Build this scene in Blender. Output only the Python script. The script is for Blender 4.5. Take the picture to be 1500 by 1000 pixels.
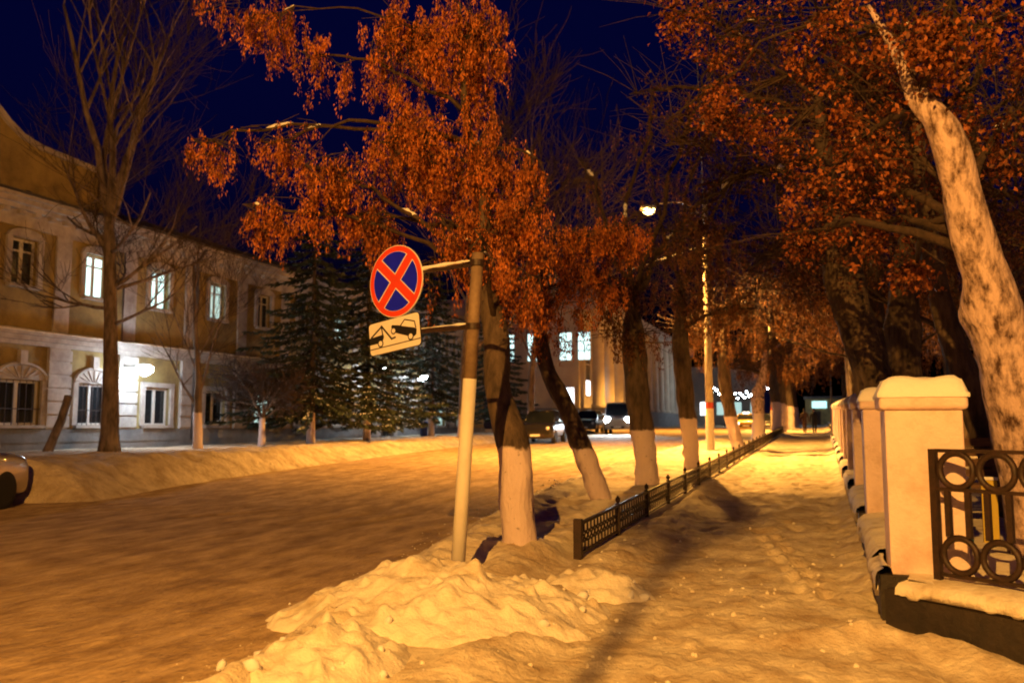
import bpy, bmesh, math, random
import numpy as np
from mathutils import Vector, Matrix, Euler
R = math.radians
sc = bpy.context.scene
for o in list(bpy.data.objects): bpy.data.objects.remove(o)
rng = random.Random(7); nr = np.random.default_rng(7)

# ------------------------------------------------------------------ camera, sky, exposure
cd = bpy.data.cameras.new('camera'); cam = bpy.data.objects.new('camera', cd); sc.collection.objects.link(cam)
cam.location = (0, 0, 1.6); cam.rotation_euler = (R(90 + 5.71), 0, R(19.91))
cd.sensor_width = 36; cd.lens = 30.0; cd.clip_end = 2000; cd.clip_start = .05
cd.dof.use_dof = True; cd.dof.focus_distance = 9.0; cd.dof.aperture_fstop = 1.6
sc.camera = cam
w = bpy.data.worlds.new('World'); sc.world = w; w.use_nodes = True
wn = w.node_tree.nodes; wl = w.node_tree.links; wn.clear()
wo = wn.new('ShaderNodeOutputWorld'); wb = wn.new('ShaderNodeBackground'); sky = wn.new('ShaderNodeTexSky')
sky.sky_type = 'NISHITA'; sky.sun_disc = False; sky.sun_elevation = R(-2.5); sky.sun_rotation = R(150); sky.ozone_density = 6; sky.dust_density = .3
wb.inputs['Strength'].default_value = .13
tint = wn.new('ShaderNodeMix'); tint.data_type = 'RGBA'; tint.blend_type = 'MULTIPLY'; tint.inputs[0].default_value = 1; tint.inputs[7].default_value = (.30,.62,1.5,1)   # deep blue of a late winter dusk
wl.new(sky.outputs[0], tint.inputs[6]); wl.new(tint.outputs[2], wb.inputs['Color']); wl.new(wb.outputs[0], wo.inputs['Surface'])
sc.view_settings.view_transform = 'Standard'; sc.view_settings.look = 'None'; sc.view_settings.gamma = 1; sc.view_settings.exposure = .4
sc.cycles.use_denoising = True
sc.cycles.filter_width = 1.9
sc.cycles.max_bounces = 5; sc.cycles.diffuse_bounces = 3; sc.cycles.glossy_bounces = 2; sc.cycles.transparent_max_bounces = 6
sc.cycles.sample_clamp_indirect = 4; sc.cycles.caustics_reflective = False; sc.cycles.caustics_refractive = False

# ------------------------------------------------------------------ helpers
COL = sc.collection
def tag(o, label=None, cat=None, group=None, kind=None):
    if label: o['label'] = label
    if cat: o['category'] = cat
    if group: o['group'] = group
    if kind: o['kind'] = kind
    return o
def empty(name, loc=(0, 0, 0), rz=0, label=None, cat=None, group=None):
    o = bpy.data.objects.new(name, None); COL.objects.link(o); o.location = loc; o.rotation_euler = (0, 0, rz)
    o.empty_display_size = .2
    return tag(o, label, cat, group)
def rootloc(p):
    while p.parent: p = p.parent
    return Vector(p.location)
class MB:
    def __init__(s): s.v = []; s.f = []
    def add(s, vs, fs):
        b = len(s.v); s.v += [tuple(p) for p in vs]; s.f += [tuple(i + b for i in f) for f in fs]
    def box(s, a, b):
        x0, y0, z0 = a; x1, y1, z1 = b
        s.add([(x0,y0,z0),(x1,y0,z0),(x1,y1,z0),(x0,y1,z0),(x0,y0,z1),(x1,y0,z1),(x1,y1,z1),(x0,y1,z1)],
              [(0,3,2,1),(4,5,6,7),(0,1,5,4),(1,2,6,5),(2,3,7,6),(3,0,4,7)])
        return s
    def obox(s, p0, p1, wd, ht, up=(0,0,1)):
        p0 = Vector(p0); p1 = Vector(p1); d = (p1 - p0).normalized(); u = Vector(up); r = d.cross(u).normalized(); u = r.cross(d)
        vs = []
        for p in (p0, p1):
            for a, b in ((-1,-1),(1,-1),(1,1),(-1,1)): vs.append(p + r*a*wd/2 + u*b*ht/2)
        s.add(vs, [(3,2,1,0),(4,5,6,7),(0,1,5,4),(1,2,6,5),(2,3,7,6),(3,0,4,7)]); return s
    def tube(s, pts, rad, n=8, cap=True, jit=0, squash=1):
        pts = [Vector(p) for p in pts]; m = len(pts)
        if not hasattr(rad, '__len__'): rad = [rad]*m
        b = len(s.v); prev = None
        for i, p in enumerate(pts):
            d = (pts[min(i+1,m-1)] - pts[max(i-1,0)]);
            d = d.normalized() if d.length > 1e-9 else Vector((0,0,1))
            if prev is None:
                a = Vector((1,0,0)) if abs(d.x) < .9 else Vector((0,1,0))
                r = d.cross(a).normalized()
            else:
                r = (prev - d*prev.dot(d)).normalized()
            prev = r; q = d.cross(r)
            for k in range(n):
                t = 2*math.pi*k/n; rr = rad[i]*(jit(i, k) if callable(jit) else 1 + (rng.uniform(-jit, jit) if jit else 0))
                o = r*math.cos(t)*rr + q*math.sin(t)*rr
                s.v.append(tuple(p + o))
        for i in range(m-1):
            for k in range(n):
                k2 = (k+1) % n
                s.f.append((b+i*n+k, b+i*n+k2, b+(i+1)*n+k2, b+(i+1)*n+k))
        if cap:
            s.f.append(tuple(b+k for k in reversed(range(n)))); s.f.append(tuple(b+(m-1)*n+k for k in range(n)))
        return s
    def prism(s, poly, fn, d0, d1):      # poly in 2D, fn(u,v,d)->xyz
        n = len(poly); vs = [fn(u, v, d0) for u, v in poly] + [fn(u, v, d1) for u, v in poly]
        s.add(vs, [tuple(reversed(range(n))), tuple(range(n, 2*n))] + [(i, (i+1)%n, n+(i+1)%n, n+i) for i in range(n)]); return s
    def lathe(s, prof, c=(0,0,0), n=16, axis='z'):
        b = len(s.v); m = len(prof)
        for r, h in prof:
            for k in range(n):
                t = 2*math.pi*k/n; a, e = r*math.cos(t), r*math.sin(t)
                p = {'z': (a, e, h), 'y': (a, h, e), 'x': (h, a, e)}[axis]
                s.v.append((c[0]+p[0], c[1]+p[1], c[2]+p[2]))
        for i in range(m-1):
            for k in range(n):
                k2 = (k+1) % n; s.f.append((b+i*n+k, b+i*n+k2, b+(i+1)*n+k2, b+(i+1)*n+k))
        s.f.append(tuple(b+k for k in reversed(range(n)))); s.f.append(tuple(b+(m-1)*n+k for k in range(n))); return s
    def mesh(s, name, mat, smooth=False, off=None):
        v = s.v if off is None else [(p[0]-off[0], p[1]-off[1], p[2]-off[2]) for p in s.v]
        me = bpy.data.meshes.new(name); me.from_pydata(v, [], s.f); me.materials.append(mat)
        bm = bmesh.new(); bm.from_mesh(me); bmesh.ops.recalc_face_normals(bm, faces=bm.faces); bm.to_mesh(me); bm.free()
        if smooth: me.shade_smooth()
        return me
    def build(s, name, mat, parent=None, smooth=False, world=True, bevel=0):
        off = rootloc(parent) if (parent and world) else None
        o = bpy.data.objects.new(name, s.mesh(name, mat, smooth, off)); COL.objects.link(o)
        if parent: o.parent = parent
        if bevel:
            b = o.modifiers.new('bevel', 'BEVEL'); b.width = bevel; b.segments = 2; b.limit_method = 'ANGLE'
        return o
def npmesh(name, V, F4, mat, parent=None, smooth=False):
    V = np.asarray(V, np.float32)
    if parent: V = V - np.array(rootloc(parent), np.float32)
    F4 = np.asarray(F4, np.int32); me = bpy.data.meshes.new(name)
    me.vertices.add(len(V)); me.vertices.foreach_set('co', V.ravel())
    k = F4.shape[1]; me.loops.add(F4.size); me.loops.foreach_set('vertex_index', F4.ravel())
    me.polygons.add(len(F4)); me.polygons.foreach_set('loop_start', np.arange(0, F4.size, k, dtype=np.int32))
    me.polygons.foreach_set('loop_total', np.full(len(F4), k, np.int32))
    me.update(calc_edges=True); me.validate(); me.materials.append(mat)
    if smooth: me.shade_smooth()
    o = bpy.data.objects.new(name, me); COL.objects.link(o)
    if parent: o.parent = parent
    return o
# value noise
_P = nr.random((256, 256))
def vnoise(x, y):
    xi = np.floor(x).astype(int); yi = np.floor(y).astype(int); fx = x - xi; fy = y - yi
    fx = fx*fx*(3-2*fx); fy = fy*fy*(3-2*fy)
    g = lambda a, b: _P[a & 255, b & 255]
    return (g(xi,yi)*(1-fx)+g(xi+1,yi)*fx)*(1-fy) + (g(xi,yi+1)*(1-fx)+g(xi+1,yi+1)*fx)*fy
def fbm(x, y, oct=4, s=1.0):
    t = 0; a = .5
    for i in range(oct):
        t = t + a*(vnoise(x*s+17*i, y*s+31*i)-.5); s *= 2.03; a *= .55
    return t
def sst(a, b, x): t = np.clip((x-a)/(b-a), 0, 1); return t*t*(3-2*t)

# ------------------------------------------------------------------ materials
def mat(name, base=(.5,.5,.5), rough=.7, metal=0, var=None, scale=4., bump=0, bscale=30., emit=None, estr=0, spec=.5, stretch=None, coat=0, detail=6, lo=.35, hi=.65, bd=.03):
    m = bpy.data.materials.new(name); m.use_nodes = True; nt = m.node_tree; N = nt.nodes; L = nt.links
    b = N['Principled BSDF']; b.inputs['Base Color'].default_value = (*base, 1); b.inputs['Roughness'].default_value = rough
    b.inputs['Metallic'].default_value = metal; b.inputs['Specular IOR Level'].default_value = spec; b.inputs['Coat Weight'].default_value = coat
    tc = N.new('ShaderNodeTexCoord'); src = tc.outputs['Object']
    if stretch:
        mp = N.new('ShaderNodeMapping'); mp.inputs['Scale'].default_value = stretch; L.new(src, mp.inputs[0]); src = mp.outputs[0]
    if var:
        nz = N.new('ShaderNodeTexNoise'); nz.inputs['Scale'].default_value = scale; nz.inputs['Detail'].default_value = detail; nz.inputs['Roughness'].default_value = .65
        L.new(src, nz.inputs['Vector']); cr = N.new('ShaderNodeValToRGB')
        cr.color_ramp.elements[0].position = lo; cr.color_ramp.elements[1].position = hi
        cr.color_ramp.elements[0].color = (*var, 1); cr.color_ramp.elements[1].color = (*base, 1)
        L.new(nz.outputs['Fac'], cr.inputs[0]); L.new(cr.outputs[0], b.inputs['Base Color'])
    if bump:
        n2 = N.new('ShaderNodeTexNoise'); n2.inputs['Scale'].default_value = bscale; n2.inputs['Detail'].default_value = 5
        L.new(src, n2.inputs['Vector']); bp = N.new('ShaderNodeBump'); bp.inputs['Strength'].default_value = bump; bp.inputs['Distance'].default_value = bd
        
        n4 = N.new('ShaderNodeTexNoise'); n4.inputs['Scale'].default_value = bscale*4.3; n4.inputs['Detail'].default_value = 4; L.new(src, n4.inputs['Vector'])
        ma = N.new('ShaderNodeMath'); ma.operation = 'MULTIPLY_ADD'; L.new(n4.outputs['Fac'], ma.inputs[0]); ma.inputs[1].default_value = .35; L.new(n2.outputs['Fac'], ma.inputs[2])
        L.new(ma.outputs[0], bp.inputs['Height']); L.new(bp.outputs[0], b.inputs['Normal'])
    if emit:
        b.inputs['Emission Color'].default_value = (*emit, 1); b.inputs['Emission Strength'].default_value = estr
    return m
def leafmat(name, c0, c1, trans=.3):
    m = bpy.data.materials.new(name); m.use_nodes = True; nt = m.node_tree; N = nt.nodes; L = nt.links
    b = N['Principled BSDF']; b.inputs['Roughness'].default_value = .65
    ge = N.new('ShaderNodeNewGeometry'); cr = N.new('ShaderNodeValToRGB')
    cr.color_ramp.elements[0].color = (*c0, 1); cr.color_ramp.elements[1].color = (*c1, 1)
    tc = N.new('ShaderNodeTexCoord'); nz = N.new('ShaderNodeTexNoise'); nz.inputs['Scale'].default_value = 3.2; nz.inputs['Detail'].default_value = 3; L.new(tc.outputs['Object'], nz.inputs['Vector'])
    mm = N.new('ShaderNodeMapRange'); mm.inputs['From Min'].default_value = .35; mm.inputs['From Max'].default_value = .68; mm.inputs['To Min'].default_value = -.35; mm.inputs['To Max'].default_value = .35; L.new(nz.outputs['Fac'], mm.inputs[0])
    ad = N.new('ShaderNodeMath'); ad.operation = 'ADD'; ad.use_clamp = True; L.new(ge.outputs['Random Per Island'], ad.inputs[0]); L.new(mm.outputs[0], ad.inputs[1])
    L.new(ad.outputs[0], cr.inputs[0]); L.new(cr.outputs[0], b.inputs['Base Color'])
    tr = N.new('ShaderNodeBsdfTranslucent'); L.new(cr.outputs[0], tr.inputs['Color'])
    mx = N.new('ShaderNodeMixShader'); mx.inputs[0].default_value = trans
    L.new(b.outputs[0], mx.inputs[1]); L.new(tr.outputs[0], mx.inputs[2]); L.new(mx.outputs[0], N['Material Output'].inputs['Surface'])
    return m
def barkmat(name, dark, light, paint=(.70,.57,.56), scale=9, lo=.35, hi=.65, st=.25):
    m = mat(name, light, .9, var=dark, scale=scale, bump=.9, bscale=18, stretch=(1,1,st), lo=lo, hi=hi)
    nt = m.node_tree; N = nt.nodes; L = nt.links; b = N['Principled BSDF']
    old = b.inputs['Base Color'].links[0].from_socket
    tc = N.new('ShaderNodeTexCoord'); sx = N.new('ShaderNodeSeparateXYZ'); L.new(tc.outputs['Object'], sx.inputs[0])
    at = N.new('ShaderNodeAttribute'); at.attribute_type = 'OBJECT'; at.attribute_name = 'paint_height'
    nz = N.new('ShaderNodeTexNoise'); nz.inputs['Scale'].default_value = 11; nz.inputs['Detail'].default_value = 4
    L.new(tc.outputs['Object'], nz.inputs['Vector'])
    sub = N.new('ShaderNodeMath'); sub.operation = 'SUBTRACT'; L.new(at.outputs['Fac'], sub.inputs[0]); L.new(sx.outputs['Z'], sub.inputs[1])
    ad = N.new('ShaderNodeMath'); ad.operation = 'MULTIPLY_ADD'; L.new(nz.outputs['Fac'], ad.inputs[0]); ad.inputs[1].default_value = .12; L.new(sub.outputs[0], ad.inputs[2])
    mr = N.new('ShaderNodeMapRange'); mr.inputs['From Min'].default_value = .05; mr.inputs['From Max'].default_value = .09; L.new(ad.outputs[0], mr.inputs[0])
    # worn patches in the lime wash
    cr = N.new('ShaderNodeValToRGB'); cr.color_ramp.elements[0].position = .24; cr.color_ramp.elements[1].position = .36
    n3 = N.new('ShaderNodeTexNoise'); n3.inputs['Scale'].default_value = 14; n3.inputs['Detail'].default_value = 8
    L.new(tc.outputs['Object'], n3.inputs['Vector']); L.new(n3.outputs['Fac'], cr.inputs[0])
    mu = N.new('ShaderNodeMath'); mu.operation = 'MULTIPLY'; L.new(mr.outputs[0], mu.inputs[0]); L.new(cr.outputs[0], mu.inputs[1])
    mx = N.new('ShaderNodeMix'); mx.data_type = 'RGBA'; L.new(mu.outputs[0], mx.inputs[0]); L.new(old, mx.inputs[6]); mx.inputs[7].default_value = (*paint, 1)
    L.new(mx.outputs[2], b.inputs['Base Color'])
    return m
M = {}
M['snow'] = mat('snow', (.83,.78,.68), .85, var=(.50,.40,.27), scale=3.2, bump=.7, bscale=16, lo=.28, hi=.52, detail=10)
M['snow_clean'] = mat('clean_snow', (.85,.85,.87), .8, bump=.35, bscale=20)
M['trodden'] = mat('trodden_snow', (.79,.71,.57), .8, var=(.40,.29,.18), scale=2.6, bump=.9, bscale=16, lo=.3, hi=.62, detail=9)
M['verge'] = mat('verge_snow', (.78,.70,.56), .8, var=(.38,.27,.16), scale=1.6, bump=.9, bscale=12, lo=.28, hi=.58, detail=9)
M['road'] = mat('packed_road', (.60,.44,.27), .9, var=(.30,.20,.11), scale=2.6, bump=1, bscale=12, bd=.05, stretch=(1.4,.5,1), lo=.36, hi=.64, detail=14, spec=.15)
M['bank'] = mat('dirty_snow_bank', (.66,.56,.43), .85, var=(.32,.23,.14), scale=1.8, bump=1, bd=.10, bscale=5, lo=.3, hi=.6, detail=8)
M['bark'] = barkmat('ash_bark', (.035,.024,.018), (.13,.09,.065))
M['poplar'] = barkmat('pale_poplar_bark', (.07,.035,.025), (.62,.46,.43), scale=11, lo=.36, hi=.56, st=.45)
M['birch'] = barkmat('grey_bark', (.06,.045,.035), (.26,.20,.16), scale=6)
M['twig'] = mat('twig', (.075,.045,.032), .95, var=(.03,.018,.013), scale=14, bump=.6, bscale=40)
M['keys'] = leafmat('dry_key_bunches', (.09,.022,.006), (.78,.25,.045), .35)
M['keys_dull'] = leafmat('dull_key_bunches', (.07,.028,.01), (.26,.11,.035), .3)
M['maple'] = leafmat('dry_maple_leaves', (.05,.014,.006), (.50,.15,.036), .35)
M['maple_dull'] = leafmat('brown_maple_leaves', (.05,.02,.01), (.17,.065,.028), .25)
M['needle'] = leafmat('spruce_needles', (.018,.028,.016), (.05,.07,.04), .05)
M['pillar'] = mat('peach_paint', (.84,.66,.64), .75, var=(.60,.44,.40), scale=2.4, bump=.35, bscale=30, lo=.30, hi=.52, detail=9)
M['tar'] = mat('black_tar_plinth', (.018,.014,.013), .65, var=(.035,.025,.02), scale=8, bump=.4, bscale=20)
M['iron'] = mat('black_iron', (.022,.014,.012), .5, metal=.2, var=(.05,.025,.018), scale=20, bump=.2, bscale=60)
M['galv'] = mat('pale_post_paint', (.72,.69,.62), .6, var=(.60,.56,.48), scale=6, lo=.2, hi=.5)
M['post_grey'] = mat('bare_post_metal', (.24,.17,.11), .7, var=(.15,.10,.07), scale=9)
M['concrete'] = mat('concrete', (.42,.38,.33), .9, var=(.30,.26,.22), scale=5, bump=.3)
M['paint_white'] = mat('lime_white', (.74,.70,.66), .8, var=(.6,.55,.5), scale=7)
M['paint_red'] = mat('red_band', (.42,.05,.03), .6)
M['sred'] = mat('sign_red', (.72,.06,.02), .45, var=(.62,.05,.02), scale=6)
M['sblue'] = mat('sign_blue', (.008,.014,.95), .45, var=(.006,.01,.8), scale=6)
M['swhite'] = mat('sign_white', (.82,.80,.78), .45, var=(.74,.70,.68), scale=5)
M['sblack'] = mat('sign_black', (.012,.012,.014), .5)
M['sback'] = mat('sign_back', (.3,.3,.3), .5, metal=.6)
M['ochre'] = mat('ochre_stucco', (.38,.29,.115), .95, var=(.20,.15,.07), scale=1.2, bump=.2, bscale=30)
M['trim'] = mat('white_stucco', (.52,.48,.45), .95, var=(.32,.28,.26), scale=2.2, bump=.2, bscale=30)
M['plinth'] = mat('grey_plinth', (.23,.23,.24), .9, var=(.15,.15,.16), scale=2, bump=.4, bscale=12)
M['frame'] = mat('window_frame', (.62,.60,.58), .6)
M['glass'] = mat('dark_glass', (.015,.018,.022), .08, spec=.6)
M['lit'] = mat('lit_pane', (.6,.7,.7), .4, emit=(.62,.95,.93), estr=1.5)
M['lit_dim'] = mat('dim_lit_pane', (.5,.6,.6), .4, emit=(.62,.95,.88), estr=.55)
M['lit_warm'] = mat('warm_lit_pane', (.6,.5,.4), .4, emit=(1,.78,.5), estr=.35)
M['lit_white'] = mat('white_lit_pane', (.8,.8,.8), .4, emit=(.85,.93,1), estr=3)
M['roof'] = mat('roof_iron', (.06,.05,.05), .6, var=(.10,.09,.09), scale=2)
M['stone'] = mat('theatre_stone', (.66,.60,.48), .9, var=(.54,.47,.37), scale=.7)
M['tyre'] = mat('tyre', (.014,.013,.013), .85)
M['rim'] = mat('alloy_rim', (.35,.33,.31), .35, metal=.8)
M['beige_car'] = mat('silver_beige_paint', (.42,.36,.30), .3, metal=.5, coat=.6)
M['dark_car'] = mat('dark_car_paint', (.025,.022,.02), .22, metal=.3, coat=.8)
M['van_paint'] = mat('grey_van_paint', (.42,.40,.39), .4, coat=.3)
M['yellow_car'] = mat('yellow_taxi_paint', (.62,.40,.03), .35, coat=.5)
M['black_car'] = mat('black_car_paint', (.02,.02,.022), .3, coat=.5)
M['lens'] = mat('lamp_lens', (.75,.72,.70), .12, coat=.5)
M['beam'] = mat('headlight_on', (1,1,1), .3, emit=(.86,.95,1), estr=60)
M['sidelight'] = mat('parking_light_on', (1,1,1), .3, emit=(1,.85,.6), estr=5)
M['tail'] = mat('tail_lamp', (.35,.01,.01), .3, emit=(1,.05,.02), estr=.6)
M['plate_white'] = mat('number_plate', (.7,.7,.68), .5)
M['sodium'] = mat('sodium_bulb', (1,.8,.4), .3, emit=(1,.62,.20), estr=14)
M['white_bulb'] = mat('white_bulb', (1,1,1), .3, emit=(.80,.92,1), estr=90)
M['lamp_head'] = mat('lamp_housing', (.22,.21,.2), .5, metal=.4)
M['bin'] = mat('blue_bin', (.02,.03,.16), .5)
M['wood'] = mat('brown_planks', (.16,.085,.045), .8, var=(.09,.05,.03), scale=6, stretch=(1,6,6))
M['teal'] = mat('teal_board', (.10,.26,.28), .7); M['ylw'] = mat('yellow_board', (.55,.42,.06), .7); M['magenta'] = mat('pink_board', (.45,.08,.18), .7)
M['coat'] = mat('dark_coat', (.02,.02,.025), .9); M['skin'] = mat('skin', (.5,.32,.24), .6); M['coat2'] = mat('brown_coat', (.09,.05,.035), .9); M['hat'] = mat('knit_hat', (.05,.03,.03), .95)
M['wire'] = mat('wire', (.03,.03,.03), .6)
M['board_lit'] = mat('lit_sign_board', (.4,.7,.7), .5, emit=(.55,.95,.95), estr=1.0)

# ------------------------------------------------------------------ the ground
def g(y): return np.where(y < 6, 0, np.where(y < 60, .02*(y-6), 1.08 + .012*(y-60)))
def gf(y): return float(g(np.array(float(y))))
YR = np.array([-60,-5,4.5,7,10.6,15,23.6,54,120,420]); XRR = np.array([-3.2,-3.2,-3.7,-4.3,-4.95,-5.6,-6.45,-6.7,-6.7,-6.7])
YL = np.array([-60,0,11.6,13.2,18.8,37.5,60,420]);  XLL = np.array([-17,-17,-16.6,-13.5,-14.9,-16.6,-16.9,-17.])
def xr(y): return np.interp(y, YR, XRR)
def xl(y): return np.interp(y, YL, XLL)
FX = -2.63                                   # line of the low fence
def xb(y): return np.where(y > 7.4, .6, np.minimum(.55 + (7.38-y)/.772, 14.))
def pz(y): return .85 + np.maximum(0, .012*(y-27))
steps = [(-4.9,9.05),(-.35,9.0)]
def bumps(x, y, seed, n, x0, x1, y0, y1, rr, hh):
    q = np.random.default_rng(seed); z = np.zeros_like(x)
    for i in range(n):
        cx, cy = q.uniform(x0, x1), q.uniform(y0, y1); r = q.uniform(*rr); h = q.uniform(*hh)
        mm = (np.abs(x-cx) < 2.5*r) & (np.abs(y-cy) < 2.5*r)
        z[mm] += h*np.exp(-(((x[mm]-cx)/r)**2 + ((y[mm]-cy)/r)**2)**1.3)
    return z
def edge(y): return g(y) + .05 + .05*fbm(y, y*0+3.3, 3, .8)
def h_pave(x, y): return (lambda t: edge(y)*(1-t) + h_pave0(x, y)*t)(sst(0, .3, x-FX))
def h_pave0(x, y):
    z = g(y) + .05*fbm(x, y, 5, 1.3) + .065*fbm(x+9, y*.8, 4, 3.5) + sst(26,14,y)*(.05*fbm(x, y+5, 3, 8.) + .02*fbm(x, y, 2, 17.))
    fade = sst(70, 20, y)
    z = z + fade*(.10*np.exp(-((x-FX-.35)/.35)**2)*(1+2*fbm(x, y, 3, 2.)))             # ridge swept against the fence
    z = z + .13*sst(.05, .55, x)*sst(8.0, 9.0, y) + .04*sst(-1.4, -.6, x)*sst(6.6, 7.6, y)
    z = z + .09*np.exp(-((y-6.95-.12*np.sin(x*3))/.16)**2)*sst(-1.0, -.2, x)*sst(.6,.2,x)*(1+2.2*fbm(x, y, 3, 4.))   # little ridge across
    dw = (x-.42)*.61 + (y-7.38)*.79                                                            # distance to the diagonal plinth
    z = z + .13*np.exp(-((dw+.12)/.22)**2)*sst(7.2, 6.95, y)*sst(1.5, .8, x) - .06*sst(.3,.9,x)*sst(7.4,6.8,y)*(1+1.2*fbm(x, y, 4, 2.5))
    z = z + bumps(x, y, 3, 90, -2.5, .3, 4.3, 14, (.05,.13), (-.03,.035))
    # footprints
    q = np.random.default_rng(11)
    for i in range(16):
        t = i/15; cx = -.75 + t*.65 + (.09 if i % 2 else -.09); cy = 11.9 - t*3.6 + q.uniform(-.05,.05)
        dx = (x-cx); dy = (y-cy); z = z - .055*np.exp(-((dx/.075)**2 + (dy/.15)**2)**2) + .02*np.exp(-(((dx/.13)**2 + (dy/.22)**2) - 1)**2*3)
    for i in range(150):
        cx, cy = q.uniform(-2.2, .2), q.uniform(12, 34); dx = x-cx; dy = y-cy
        mm = (np.abs(dx) < .4) & (np.abs(dy) < .6)
        z[mm] -= .05*np.exp(-((dx[mm]/.1)**2 + (dy[mm]/.2)**2)**2)
    return z
def h_verge(x, y): return (lambda t: edge(y)*(1-t) + h_verge0(x, y)*t)(sst(0, .45, FX-x))
def h_verge0(x, y):
    a = xr(y); u = np.clip((x-a)/np.maximum(FX-a, .2), 0, 1); rise = .17*sst(6.0, 8.0, y)*sst(60, 30, y)
    z = g(y) + rise*sst(0, .45, u) + (.10+.12*sst(8.5,6.5,y))*np.exp(-((u-.30)/.17)**2)*sst(2, 5, y)*(1+2.0*fbm(x, y, 4, 1.6))
    z = z + (.05*fbm(x, y, 5, 1.2) + .16*fbm(x, y, 5, 2.6) + sst(24,14,y)*.07*fbm(x,y,3,8.))*sst(0, .15, u)*sst(1, .9, u) - .05*sst(.10,.0,u) + .06*fbm(x,y,3,1.3)*sst(.35,.05,u)
    z = z + bumps(x, y, 5, 130, -6, -2.7, 5, 24, (.06,.2), (-.03,.06))*sst(0, .2, u)
    z = z + .12*np.exp(-(((x+3.25)/.5)**2+((y-9.2)/.5)**2)) 
    return z
def track(x, y):
    t = (x-xl(y))/(xr(y)-xl(y)) + .03*fbm(y*.12, y*0+2., 3, 1.); z = 0
    for o in (.12,.24,.31,.43,.56,.67,.75,.86): z = z + np.exp(-((t-o-.012*np.sin(y*.2+o*40))/.014)**2)*np.clip(.55+1.6*fbm(x+o*50, y*.25, 3, .9), .1, 1)
    return z
def h_road(x, y):
    return -.03*track(x, y) + g(y) + .02*fbm(x*1.5, y*.25, 4, 1.2) - .015 + .022*fbm(x, y*.6, 4, 3) + .012*fbm(x,y*.7,3,9)
def h_bank(x, y):
    a = xl(y); d = a - x; top = pz(y)
    t = sst(.0, 1.25, d + .35*fbm(x, y, 3, .8))
    z = g(y)*(1-t) + (top + .05*np.exp(-((d-1.5)/.7)**2)*sst(70, 45, y))*t
    return z - .06*sst(.25,0,d) + (.30*fbm(x, y*.7, 5, 1.1)+.10*fbm(x,y,4,4.))*sst(0, .5, d)*np.where(d < 3, 1, .35) 
def h_park(x, y):
    return g(y) + .42 + .12*fbm(x, y, 4, .6)
def seg(a, b, st): return list(np.arange(a, b, st))
def patch(name, xa, xbf, us, ys, hf, m, skirt=None):
    ys = np.array(ys); us = np.array(us); A = xa(ys)[:, None]; Bq = xbf(ys)[:, None]
    X = A + (Bq-A)*us[None]; Y = np.repeat(ys[:, None], len(us), 1); Z = hf(X, Y)
    V = np.stack([X, Y, Z], -1).reshape(-1, 3); n = len(us); i = np.arange(len(ys)-1)[:, None]*n + np.arange(n-1)[None]
    F = np.stack([i, i+1, i+n+1, i+n], -1).reshape(-1, 4)
    o = npmesh(name, V, F, m, smooth=True); o['kind'] = 'structure'; return o
yn = seg(-60,-4,4)+seg(-4,4,.5)+seg(4,14,.045)+seg(14,26,.1)+seg(26,46,.3)+seg(46,90,1.5)+seg(90,421,15)
yw = seg(-60,-4,4)+seg(-4,4,.5)+seg(4,26,.12)+seg(26,46,.3)+seg(46,90,1.5)+seg(90,421,15)
C = lambda v: (lambda y: np.full_like(y, v))
patch('pavement', C(FX), xb, np.linspace(0,1,95), yn, h_pave, M['trodden'])
patch('verge', xr, C(FX), np.linspace(0,1,70), yn, h_verge, M['verge'])
rd_ = patch('road', lambda y: xl(y)-.6, lambda y: xr(y)+.9, np.linspace(0,1,240), yw, h_road, M['road'])
at_ = rd_.data.attributes.new('track', 'FLOAT', 'POINT'); co_ = np.empty(len(rd_.data.vertices)*3, np.float32); rd_.data.vertices.foreach_get('co', co_); co_ = co_.reshape(-1,3).astype(float)
at_.data.foreach_set('value', np.clip(track(co_[:,0], co_[:,1]), 0, 1).astype(np.float32))
def add_tracks(m):
    N = m.node_tree.nodes; L = m.node_tree.links; b = N['Principled BSDF']; old = b.inputs['Base Color'].links[0].from_socket
    a = N.new('ShaderNodeAttribute'); a.attribute_name = 'track'; k = N.new('ShaderNodeMath'); k.operation = 'MULTIPLY'; k.inputs[1].default_value = .6; L.new(a.outputs['Fac'], k.inputs[0])
    mx = N.new('ShaderNodeMix'); mx.data_type = 'RGBA'; L.new(k.outputs[0], mx.inputs[0]); L.new(old, mx.inputs[6]); mx.inputs[7].default_value = (.20,.13,.075,1); L.new(mx.outputs[2], b.inputs['Base Color'])
add_tracks(M['road'])
left_us = 1-np.concatenate([np.linspace(0,.02,40), np.linspace(.022,.08,40), np.linspace(.09,1,12)])[::-1]
patch('far_side_ground', C(-230.), xl, np.sort(left_us), yw, h_bank, M['bank'])
patch('park_ground', xb, C(230.), np.concatenate([np.linspace(0,.05,40), np.linspace(.06,1,12)]), yw, h_park, M['snow'])

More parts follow.
